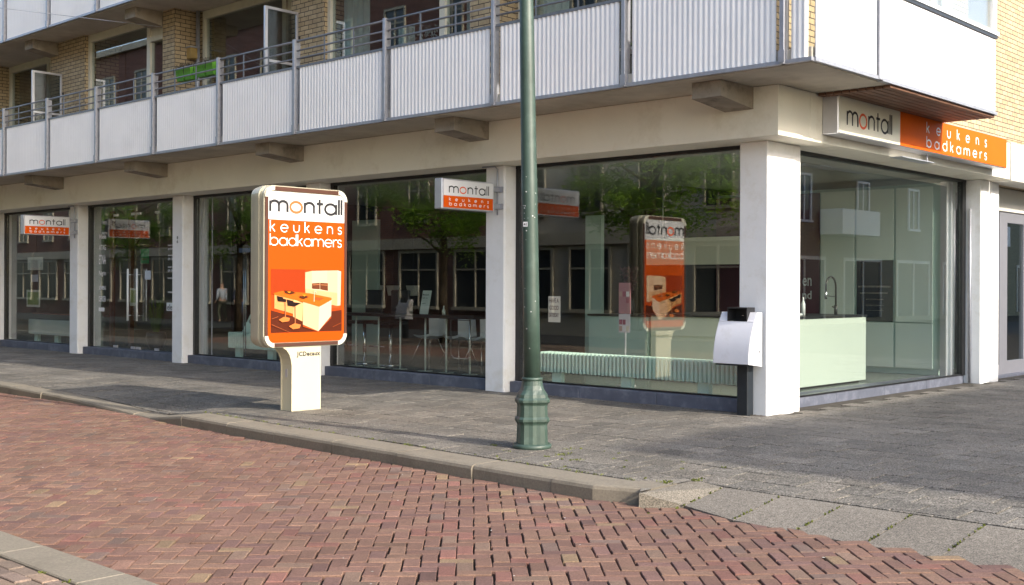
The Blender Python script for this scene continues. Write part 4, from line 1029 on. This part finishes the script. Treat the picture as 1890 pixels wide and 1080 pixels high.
# ---------------------------------------------------------------- things on the balconies
def planter(x0, x1, lab):
    t = thing('balcony_planter', lab, 'planter', ((x0+x1)/2,-1.1,5.05), 'green balcony planters')
    b = MB(); xm = (x0+x1)/2
    for a_, b_ in ((x0, xm-.005),(xm+.005, x1)):
        V = [(a_+.02,-1.13,5.02),(b_-.02,-1.13,5.02),(b_-.02,-1.0,5.02),(a_+.02,-1.0,5.02),(a_,-1.17,5.24),(b_,-1.17,5.24),(b_,-.96,5.24),(a_,-.96,5.24)]
        b.add(V, [(3,2,1,0),(4,5,6,7),(0,1,5,4),(1,2,6,5),(2,3,7,6),(3,0,4,7)])
    b.build('tub', m_planter, t)
    h = MB()
    for xx in (x0+.08, x1-.08): h.tube([(xx,-1.0,5.24),(xx,-1.1,5.27),(xx,-1.24,5.24),(xx,-1.245,5.1)],.006,6)
    h.build('hook', m_blackpl, t)
    g = MB()
    for k in range(90):
        p = Vector((r2.uniform(x0,x1),r2.uniform(-1.15,-.98),5.25)); d = Vector((r2.gauss(0,.05),r2.gauss(0,.04),r2.uniform(.02,.11))); s_ = Vector((.006,0,0)); g.quad(p-s_,p+s_,p+d+s_*.6,p+d-s_*.6)
    g.build('dry_plants', m_bark, t)
planter(-10.98,-10.5,'lime green planter on the railing, left of the pair'); planter(-10.34,-9.82,'lime green planter on the railing, right of the pair')
bh = thing('bird_house', 'small wooden bird house on the brick pier above the planters', 'bird house', (-12.15,-.08,5.8))
MB().bev(-12.19,-12.05,-.20,-.06,5.72,5.92,.004).build('box', m_beam if False else m_pend if False else M('bird_house_wood',(.45,.30,.10),.8), bh); MB().box(-12.19,-12.02,-.22,-.05,5.921,5.94).build('roof', m_galv, bh)
def windscreen(x, lab):
    t = thing('wind_screen', lab, 'wind screen', (x,-.8,3.95), 'glass wind screens dividing the balconies')
    f_ = MB(); y0, y1 = -1.13,-.49
    f_.box(x-.02,x+.02,y0,y0+.05,3.952,5.93).box(x-.02,x+.02,y1-.035,y1,3.952,5.93).box(x-.02,x+.02,y0+.05,y1-.035,5.89,5.93).box(x-.02,x+.02,y0+.05,y1-.035,5.05,5.09).box(x-.02,x+.02,y0+.05,y1-.035,4.1,4.14)
    f_.build('frame', m_alu, t); MB().box(x-.003,x+.003,y0+.051,y1-.036,4.141,5.049).box(x-.003,x+.003,y0+.051,y1-.036,5.091,5.889).build('pane', m_frost, t)
    MB().box(x-.01,x+.01,y1,y1+.04,5.5,5.54).build('wall_clip', m_blackpl, t)
windscreen(-16.6,'framed glass wind screen at the far left on the balcony'); windscreen(-8.38,'framed glass wind screen on the balcony above the advertising display')
def curtain(x0, x1, y, z0, z1, lab, mat=None):
    V = []; F = []; n = int((x1-x0)/.02)
    for i in range(n+1):
        x = x0+(x1-x0)*i/n; yy_ = y+.03*math.sin(i*.9)+.01*math.sin(i*2.3); V += [(x,yy_,z0),(x,yy_,z1)]
    for i in range(n): F.append((2*i,2*i+2,2*i+3,2*i+1))
    o = MB().add(V,F,True).build('curtain', mat or m_curtain); tag(o, lab, 'curtain', 'curtains behind the upper windows')
curtain(-7.62,-7.0,-.14,4.0,6.5,'pale curtain at the left of the window above the projecting sign')
curtain(-6.35,-6.0,-.10,4.0,5.45,'short pale curtain in the window above the projecting sign')
curtain(-4.85,-4.5,-.12,4.0,6.5,'pale curtain behind the balcony door next to the street lamp')
curtain(-3.9,-3.3,.3,4.0,6.5,'pale curtain behind the recessed window right of the street lamp')
wv = thing('window_vase', 'pale bottle vase with twigs behind the window above the projecting sign', 'vase', (-5.72,-.1,4.75))
MB().lathe(-5.72,-.1,[(.09,4.75),(.095,4.95),(.05,5.1),(.035,5.16)],16).build('vase', m_mint, wv)
g = MB()
for k in range(120):
    p = Vector((-5.72+r2.gauss(0,.2),-.1+r2.gauss(0,.08),5.28+r2.gauss(0,.08))); d = Vector((r2.gauss(0,1),r2.gauss(0,1),r2.gauss(0,1))).normalized()*.03; e = d.orthogonal().normalized()*.012; g.quad(p-d,p+e,p+d,p-e)
g.build('twigs', m_curtain, wv)
ws = tag(MB().bev(-6.6,-5.2,-.2,.3,4.70,4.748,.004).build('window_shelf', m_whiteframe), 'shelf carrying the bottle vase behind the upper window', 'shelf')
for k, y_ in enumerate((2.15, 2.62)):
    pv = thing('bay_vase', 'tapered grey vase with dried flowers in the glazed bay, %s one' % ('left' if k == 0 else 'right'), 'vase', (1.0,y_,4.86), 'grey vases in the glazed bay')
    MB().lathe(1.0,y_,[(.075,4.865),(.12,5.26),(.11,5.26)],4,smooth=False).build('vase', m_galv if k == 0 else m_concbox, pv)
    g = MB()
    for q_ in range(160):
        p = Vector((1.0+r2.gauss(0,.07),y_+r2.gauss(0,.08),5.33+r2.gauss(0,.05))); d = Vector((r2.gauss(0,1),r2.gauss(0,1),r2.gauss(0,1))).normalized()*.025; e = d.orthogonal().normalized()*.01; g.quad(p-d,p+e,p+d,p-e)
    g.build('dried_flowers', m_pend, pv)
sh = tag(MB().bev(.85,1.15,.45,3.5,4.82,4.862,.003).build('bay_shelf', m_pvc), 'white shelf under the vases in the glazed bay', 'shelf')
bc = thing('balcony_chair', 'white slatted chair seen through the gap beside a balcony post', 'chair', (-1.15,-.7,3.95))
q = MB()
for k in range(5): q.box(-1.4,-.85,-.62,-.60,4.35+.07*k,4.39+.07*k)
q.build('backrest', m_whitepl, bc); MB().box(-1.4,-.85,-1.0,-.6,4.28,4.31).build('seat', m_whitepl, bc)
for sx in (-1.38,-.9):
    for sy in (-.98,-.63): MB().box(sx,sx+.03,sy,sy+.03,3.951,4.279).build('leg', m_whitepl, bc)

# ---------------------------------------------------------------- overhead wire
P0 = Vector((-12.6,-.47,6.33)); Pm = Vector((-14.93,-2.5,6.70)); dv = (Pm-P0)/(-2.5+.47); P1 = P0 + dv*(-16.4+.47)
pts = [P0.lerp(P1, i/20) for i in range(21)]
wr = MB().tube(pts, .006, 5).build('overhead_wire', m_galv); tag(wr, 'thin wire strung from the brick pier across the street', 'wire')

# ---------------------------------------------------------------- buildings across the streets (seen in the glass, and shading the side street)
def facade(name, label, x0, x1, y, H, wallm, framem, storeys, nwin, z0=2.9, sh=3.0, ww=1.0, wh=1.6, ground=True, depth=9, group='brick houses across the street'):
    t = thing(name, label, 'house', ((x0+x1)/2, y, -.13), group)
    MB().box(x0, x1, y-depth, y, -.13, H).build('wall', wallm, t)
    MB().box(x0-.02, x1+.02, y-depth, y+.22, H+.001, H+.28).build('cornice', framem, t)
    step = (x1-x0)/nwin
    for s_ in range(storeys):
        for i in range(nwin):
            cx = x0+step*(i+.5); zb = z0+1.0+s_*sh
            f = MB(); f.box(cx-ww/2-.07,cx-ww/2,y+.001,y+.07,zb,zb+wh).box(cx+ww/2,cx+ww/2+.07,y+.001,y+.07,zb,zb+wh).box(cx-ww/2-.07,cx+ww/2+.07,y+.001,y+.07,zb+wh,zb+wh+.09).box(cx-ww/2-.1,cx+ww/2+.1,y+.001,y+.12,zb-.1,zb).box(cx-.03,cx+.03,y+.001,y+.05,zb,zb+wh).box(cx-ww/2,cx-.03,y+.001,y+.045,zb+wh*.68,zb+wh*.72).box(cx+.03,cx+ww/2,y+.001,y+.045,zb+wh*.68,zb+wh*.72)
            w_ = f.build('window', framem, t); MB().box(cx-ww/2,cx+ww/2,y+.0012,y+.012,zb+.001,zb+wh-.001).build('pane', m_darkpane, w_)
    if ground:
        MB().box(x0, x1, y+.001, y+.16, z0-.05, z0+.35).build('cornice', framem, t)
        for i in range(nwin):
            cx = x0+step*(i+.5); zb = .75; w2 = step*.33
            f = MB(); f.box(cx-w2-.09,cx-w2,y+.001,y+.08,zb,2.7).box(cx+w2,cx+w2+.09,y+.001,y+.08,zb,2.7).box(cx-w2-.09,cx+w2+.09,y+.001,y+.08,2.7,2.82).box(cx-w2-.12,cx+w2+.12,y+.001,y+.16,zb-.12,zb).box(cx-.03,cx+.03,y+.001,y+.06,zb,2.7).box(cx-w2,cx-.03,y+.001,y+.06,2.05,2.11).box(cx+.03,cx+w2,y+.001,y+.06,2.05,2.11)
            w_ = f.build('window', framem, t); MB().box(cx-w2,cx+w2,y+.0012,y+.012,zb+.001,2.699).build('pane', m_darkpane, w_)
    return t
m_darkpane = M('dark_window_pane', (.03,.035,.04), .08, 0, .1, 1)
labs = ['red brick house with cream windows opposite the corner pillar','cream rendered house with white windows opposite the cafe window','red brick house with cream windows opposite the advertising display','red brick house with cream windows opposite the entrance','red brick house with cream windows opposite the leftmost shop window','red brick house with cream windows far along the street','last red brick house down the long street']
m_oldframe = M('weathered_cream_frame', (.34,.31,.24), .6, 0, .15, 3)
h0 = facade('brick_house', labs[0], -8., 3.9, -16.6, 12.6, m_brick_red, m_oldframe, 3, 4)
m_brick_dk = brickmat('dark_brick', (.17,.06,.045), (.11,.045,.035), (.12,.10,.09))
m_render = M('cream_render', (.40,.37,.31), .85, 0, .12, .8)
h1 = facade('rendered_house', labs[1], -20.2, -8.05, -16.6, 12.0, m_render, m_oldframe, 3, 5, ww=.9)
dup(h0, (-26.2,-16.6,-.13), labs[2]); dup(h0, (-38.2,-16.6,-.13), labs[3]); dup(h0, (-50.2,-16.6,-.13), labs[4]); dup(h0, (-62.2,-16.6,-.13), labs[5]); dup(h0, (-74.2,-16.6,-.13), labs[6])
def eastblock(name, label, y0, y1, H, wallm, win=True):
    t = thing(name, label, 'building', (17,(y0+y1)/2,-.13), 'buildings across the side street')
    MB().box(17.0, 28, y0, y1, -.13, H).build('wall', wallm, t)
    MB().box(16.85, 28, y0-.02, y1+.02, H+.001, H+.25).build('cornice', m_concbox, t)
    if win:
        n = int((y1-y0)//5.5)
        for s_ in range(2):
            for i in range(n):
                cy = y0+2.75+5.5*i; zb = 4.4+2.9*s_
                f = MB().box(16.93,16.999,cy-.62,cy-.52,zb,zb+1.9).box(16.93,16.999,cy+.52,cy+.62,zb,zb+1.9).box(16.93,16.999,cy-.62,cy+.62,zb+1.9,zb+2.0).box(16.88,16.999,cy-.68,cy+.68,zb-.1,zb).box(16.95,16.999,cy-.04,cy+.04,zb,zb+1.9)
                w_ = f.build('window', m_pvc, t); MB().box(16.985,16.9985,cy-.52,cy+.52,zb+.001,zb+1.899).build('pane', m_darkpane, w_)
                if i % 3 == 1:
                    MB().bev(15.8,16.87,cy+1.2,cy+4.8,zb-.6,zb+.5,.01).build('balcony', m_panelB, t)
        for i in range(n):
            cy = y0+2.75+5.5*i
            f = MB().box(16.93,16.999,cy-1.9,cy-1.8,.1,2.7).box(16.93,16.999,cy+1.8,cy+1.9,.1,2.7).box(16.93,16.999,cy-1.9,cy+1.9,2.7,2.85).box(16.93,16.999,cy-.05,cy+.05,.1,2.7)
            w_ = f.build('shop_front', m_concbox, t); MB().box(16.985,16.9985,cy-1.8,cy+1.8,.101,2.699).build('pane', m_darkpane, w_)
    return t
eastblock('corner_house', 'khaki brick corner building facing the showroom across the side street', -2.15, 8.0, 9.3, m_brick_khaki)
eastblock('khaki_block', 'long khaki brick block with white balconies down the side street', 8.1, 75, 9.6, m_brick_khaki)

# ---------------------------------------------------------------- street trees (mirrored in the shop glass)
def tree(x, y, lab, seed, rad=2.4, zc=4.8, hz=2.8):
    t = thing('street_tree', lab, 'tree', (x,y,-.13), 'street trees across the road'); r3 = random.Random(seed)
    tr = MB(); tr.tube([(x,y,-.13),(x+.03,y,1.2),(x,y+.05,2.4),(x+.05,y,3.6),(x,y,4.8)],[.14,.115,.10,.08,.04],10)
    for k in range(11):
        a = r3.uniform(0,6.28); z = r3.uniform(2.3,4.2); l_ = r3.uniform(1.0,1.7)
        tr.tube([(x,y,z),(x+math.cos(a)*l_*.5,y+math.sin(a)*l_*.5,z+.45),(x+math.cos(a)*l_,y+math.sin(a)*l_,z+.7+r3.uniform(0,.6))],[.045,.03,.012],6)
    tr.build('trunk', m_bark, t)
    lv = MB(); cl = []
    while len(cl) < 85:
        p = Vector((r3.uniform(-1,1),r3.uniform(-1,1),r3.uniform(-1,1)))
        if .35 < p.length < 1: cl.append((Vector((x+p.x*rad,y+p.y*rad,zc+p.z*hz)), r3.uniform(.28,.6)))
    for (c_, rr_) in cl:
        for k in range(210):
            d = Vector((r3.gauss(0,1),r3.gauss(0,1),r3.gauss(0,.7))); d = d.normalized()*rr_*r3.uniform(.3,1.15)
            p = c_+d; n_ = Vector((r3.gauss(0,.6),r3.gauss(0,.6),1)).normalized(); u_ = n_.orthogonal().normalized(); u_ = (Matrix.Rotation(r3.uniform(0,6.28),3,n_) @ u_); v_ = n_.cross(u_); s_ = r3.uniform(.04,.075)
            lv.quad(p-u_*s_, p-v_*s_*.55, p+u_*s_, p+v_*s_*.55)
    lv.build('crown', m_leaf, t, uv=False); return t
t0 = tree(-9.3,-9.95,'leafy street tree opposite the big window right of the lamp', 11)
dup(t0, (-16.4,-9.95,-.13), 'leafy street tree opposite the cafe window', rotz=2.1)
dup(t0, (-26.5,-9.95,-.13), 'leafy street tree opposite the window behind the advertising display', rotz=4.0)
dup(t0, (-33.5,-9.95,-.13), 'leafy street tree farthest down the road', rotz=5.2)

# ---------------------------------------------------------------- two walkers across the street (mirrored in the glass)
def person(x, y, lab, top, leg, ph):
    t = thing('person', lab, 'person', (x,y,-.13), None)
    def skin(verts, edges, name, mat, root=0):
        me = bpy.data.meshes.new(name); me.from_pydata([Vector(v[:3]) for v in verts], edges, [])
        o = bpy.data.objects.new(name, me); COL.objects.link(o)
        md = o.modifiers.new('skin','SKIN'); sv_ = me.skin_vertices[0].data
        for i, v in enumerate(verts): sv_[i].radius = (v[3], v[4] if len(v) > 4 else v[3])
        sv_[root].use_root = True
        o.modifiers.new('sub','SUBSURF').levels = 1
        dg = bpy.context.evaluated_depsgraph_get(); m2 = bpy.data.meshes.new_from_object(o.evaluated_get(dg)); bpy.data.objects.remove(o)
        m2.materials.clear(); m2.materials.append(mat)
        for p in m2.polygons: p.use_smooth = True
        q = bpy.data.objects.new(name, m2); COL.objects.link(q); q.parent = t; return q
    s = ph
    # body : pelvis, spine, neck, head, arms with hands, legs with feet (walking along -x)
    V = [(0,0,.93,.14,.11),(0,0,1.15,.13,.10),(0,0,1.38,.17,.10),(0,0,1.50,.06),(-.01,0,1.60,.085,.10),(-.01,0,1.70,.075,.085),
         (0,.19,1.42,.055),(.08*s,.26,1.14,.042),(-.06*s-.05,.25,.90,.032),(-.08*s-.07,.25,.82,.025),
         (0,-.19,1.42,.055),(-.08*s,-.26,1.14,.042),(.02*s-.08,-.25,.90,.032),(.03*s-.10,-.25,.82,.025),
         (0,.09,.86,.09),(-.10*s,.10,.48,.06),(.02*s,.10,.10,.045),(-.14+.02*s,.10,.04,.035),
         (0,-.09,.86,.09),(.06*s,-.10,.48,.06),(.22*s,-.10,.12,.045),(-.14+.22*s,-.10,.05,.035)]
    E_ = [(0,1),(1,2),(2,3),(3,4),(4,5),(2,6),(6,7),(7,8),(8,9),(2,10),(10,11),(11,12),(12,13),(0,14),(14,15),(15,16),(16,17),(0,18),(18,19),(19,20),(20,21)]
    skin(V, E_, 'body', m_skin)
    cV = [(0,0,.92,.165,.135),(0,0,1.15,.155,.125),(0,0,1.38,.19,.12),(0,0,1.45,.09),(0,.19,1.42,.075),(.08*s,.26,1.14,.058),(-.02*s-.03,.255,.97,.048),(0,-.19,1.42,.075),(-.08*s,-.26,1.14,.058),(0*s-.06,-.255,.97,.048)]
    skin(cV, [(0,1),(1,2),(2,3),(2,4),(4,5),(5,6),(2,7),(7,8),(8,9)], 'shirt', top)
    lV = [(0,0,.94,.155,.125),(0,.09,.86,.108),(-.10*s,.10,.48,.078),(.02*s,.10,.12,.062),(0,-.09,.86,.108),(.06*s,-.10,.48,.078),(.20*s,-.10,.14,.062)]
    skin(lV, [(0,1),(1,2),(2,3),(0,4),(4,5),(5,6)], 'trousers', leg)
    skin([(.03,0,1.66,.09,.095),(.01,0,1.72,.078,.08)], [(0,1)], 'hair', m_bark)
    return t
p1 = person(-35.9,-15.4,'person in a pale blue shirt walking away across the street', m_shirt, m_trouser, 1.0)
p2 = person(-34.7,-15.5,'person in a dark jacket and blue jeans across the street', m_navy, m_jean, -1.0)

# ---------------------------------------------------------------- moss, litter, leaves on the ground
ms = MB(); r4 = random.Random(9)
def tuft(x, y, z, s, n=7):
    for k in range(n):
        p = Vector((x+r4.gauss(0,s), y+r4.gauss(0,s), z)); a = r4.uniform(0,3.14); d = Vector((math.cos(a),math.sin(a),0))*r4.uniform(.003,.008); h = Vector((r4.gauss(0,.004),r4.gauss(0,.004),r4.uniform(.006,.018)))
        ms.quad(p-d,p+d,p+d*.4+h,p-d*.4+h)
for k in range(420):
    lx_, ly_ = None, None
    m_, n_ = r4.randint(-20,120), r4.randint(-60,60); ox, oy = (m_+2*n_)*W, (m_-2*n_)*W
    gx_, gy_ = ox*cs-oy*sn-8, ox*sn+oy*cs-6
    if not (-6 < gx_ < 5.5 and -8.6 < gy_ < yk(gx_)): continue
    if r4.random() < .35 + .1*gx_: tuft(gx_, gy_, -.135, .006+.008*r4.random(), r4.randint(4,12))
for k in range(70): x_ = r4.uniform(-5,1.8); tuft(x_, yk(x_)+.37+r4.gauss(0,.01), -.006, .012, 5)
for x_ in (1.95,2.13,2.63,3.12,3.62,4.11,4.61):
    for k in range(15):
        y_ = r4.uniform(-4.9,-4.27); tuft(x_+r4.gauss(0,.001), y_, -.037-.075*((-4.26-y_)/.62), .003, 5)
for (x_, y_, s_) in ((1.78,-4.55,.05),(1.9,-4.3,.04),(.3,-4.0,.06),(.6,-4.15,.05),(.1,-3.7,.05),(-.55,-4.0,.06)):
    tuft(x_, y_, -.004, s_*.6, 30)
for k in range(26): tuft(r4.uniform(-.6,1.9), -4.5+.3*r4.randint(0,3)+r4.gauss(0,.004), -.004, .01, 8)
for k in range(50): x_ = r4.uniform(-2,1.5); tuft(x_, -8.882-.105*r4.randint(0,6), -.122, .012, 14)
kind(ms.build('moss', m_moss, uv=False), 'stuff')
lt = MB()
for k in range(260):
    x_, y_ = r4.uniform(-18,5.5), r4.uniform(-4.2,5)
    if x_ < .1 and y_ > -.05: continue
    s_ = r4.uniform(.004,.014); a = r4.uniform(0,3.14); d = Vector((math.cos(a),math.sin(a),0))*s_; e = Vector((-d.y,d.x,0))*r4.uniform(.4,1); p = Vector((x_,y_,zpav(x_,y_)+.0035)); lt.quad(p-d,p-e,p+d,p+e)
for k in range(90):
    x_, y_ = r4.uniform(-8,5), r4.uniform(-8.4,-5.1); s_ = r4.uniform(.004,.013); a = r4.uniform(0,3.14); d = Vector((math.cos(a),math.sin(a),0))*s_; e = Vector((-d.y,d.x,0))*r4.uniform(.3,1); p = Vector((x_,y_,-.108)); lt.quad(p-d,p-e,p+d,p+e)
kind(lt.build('litter_specks', m_litter, uv=False), 'stuff')
dl = MB()
for k in range(110):
    x_, y_ = -.1+r4.gauss(0,.16), -.05-abs(r4.gauss(0,.04)); 
    if x_ > .02: y_ = abs(r4.gauss(.1,.2)); x_ = .02+abs(r4.gauss(0,.03))
    a = r4.uniform(0,3.14); d = Vector((math.cos(a),math.sin(a),r4.uniform(0,.4)))*r4.uniform(.01,.035); e = Vector((-d.y,d.x,0)).normalized()*.004; p = Vector((x_,y_,.008)); dl.quad(p-d,p-e,p+d,p+e)
kind(dl.build('dry_leaves', m_bark, uv=False), 'stuff')
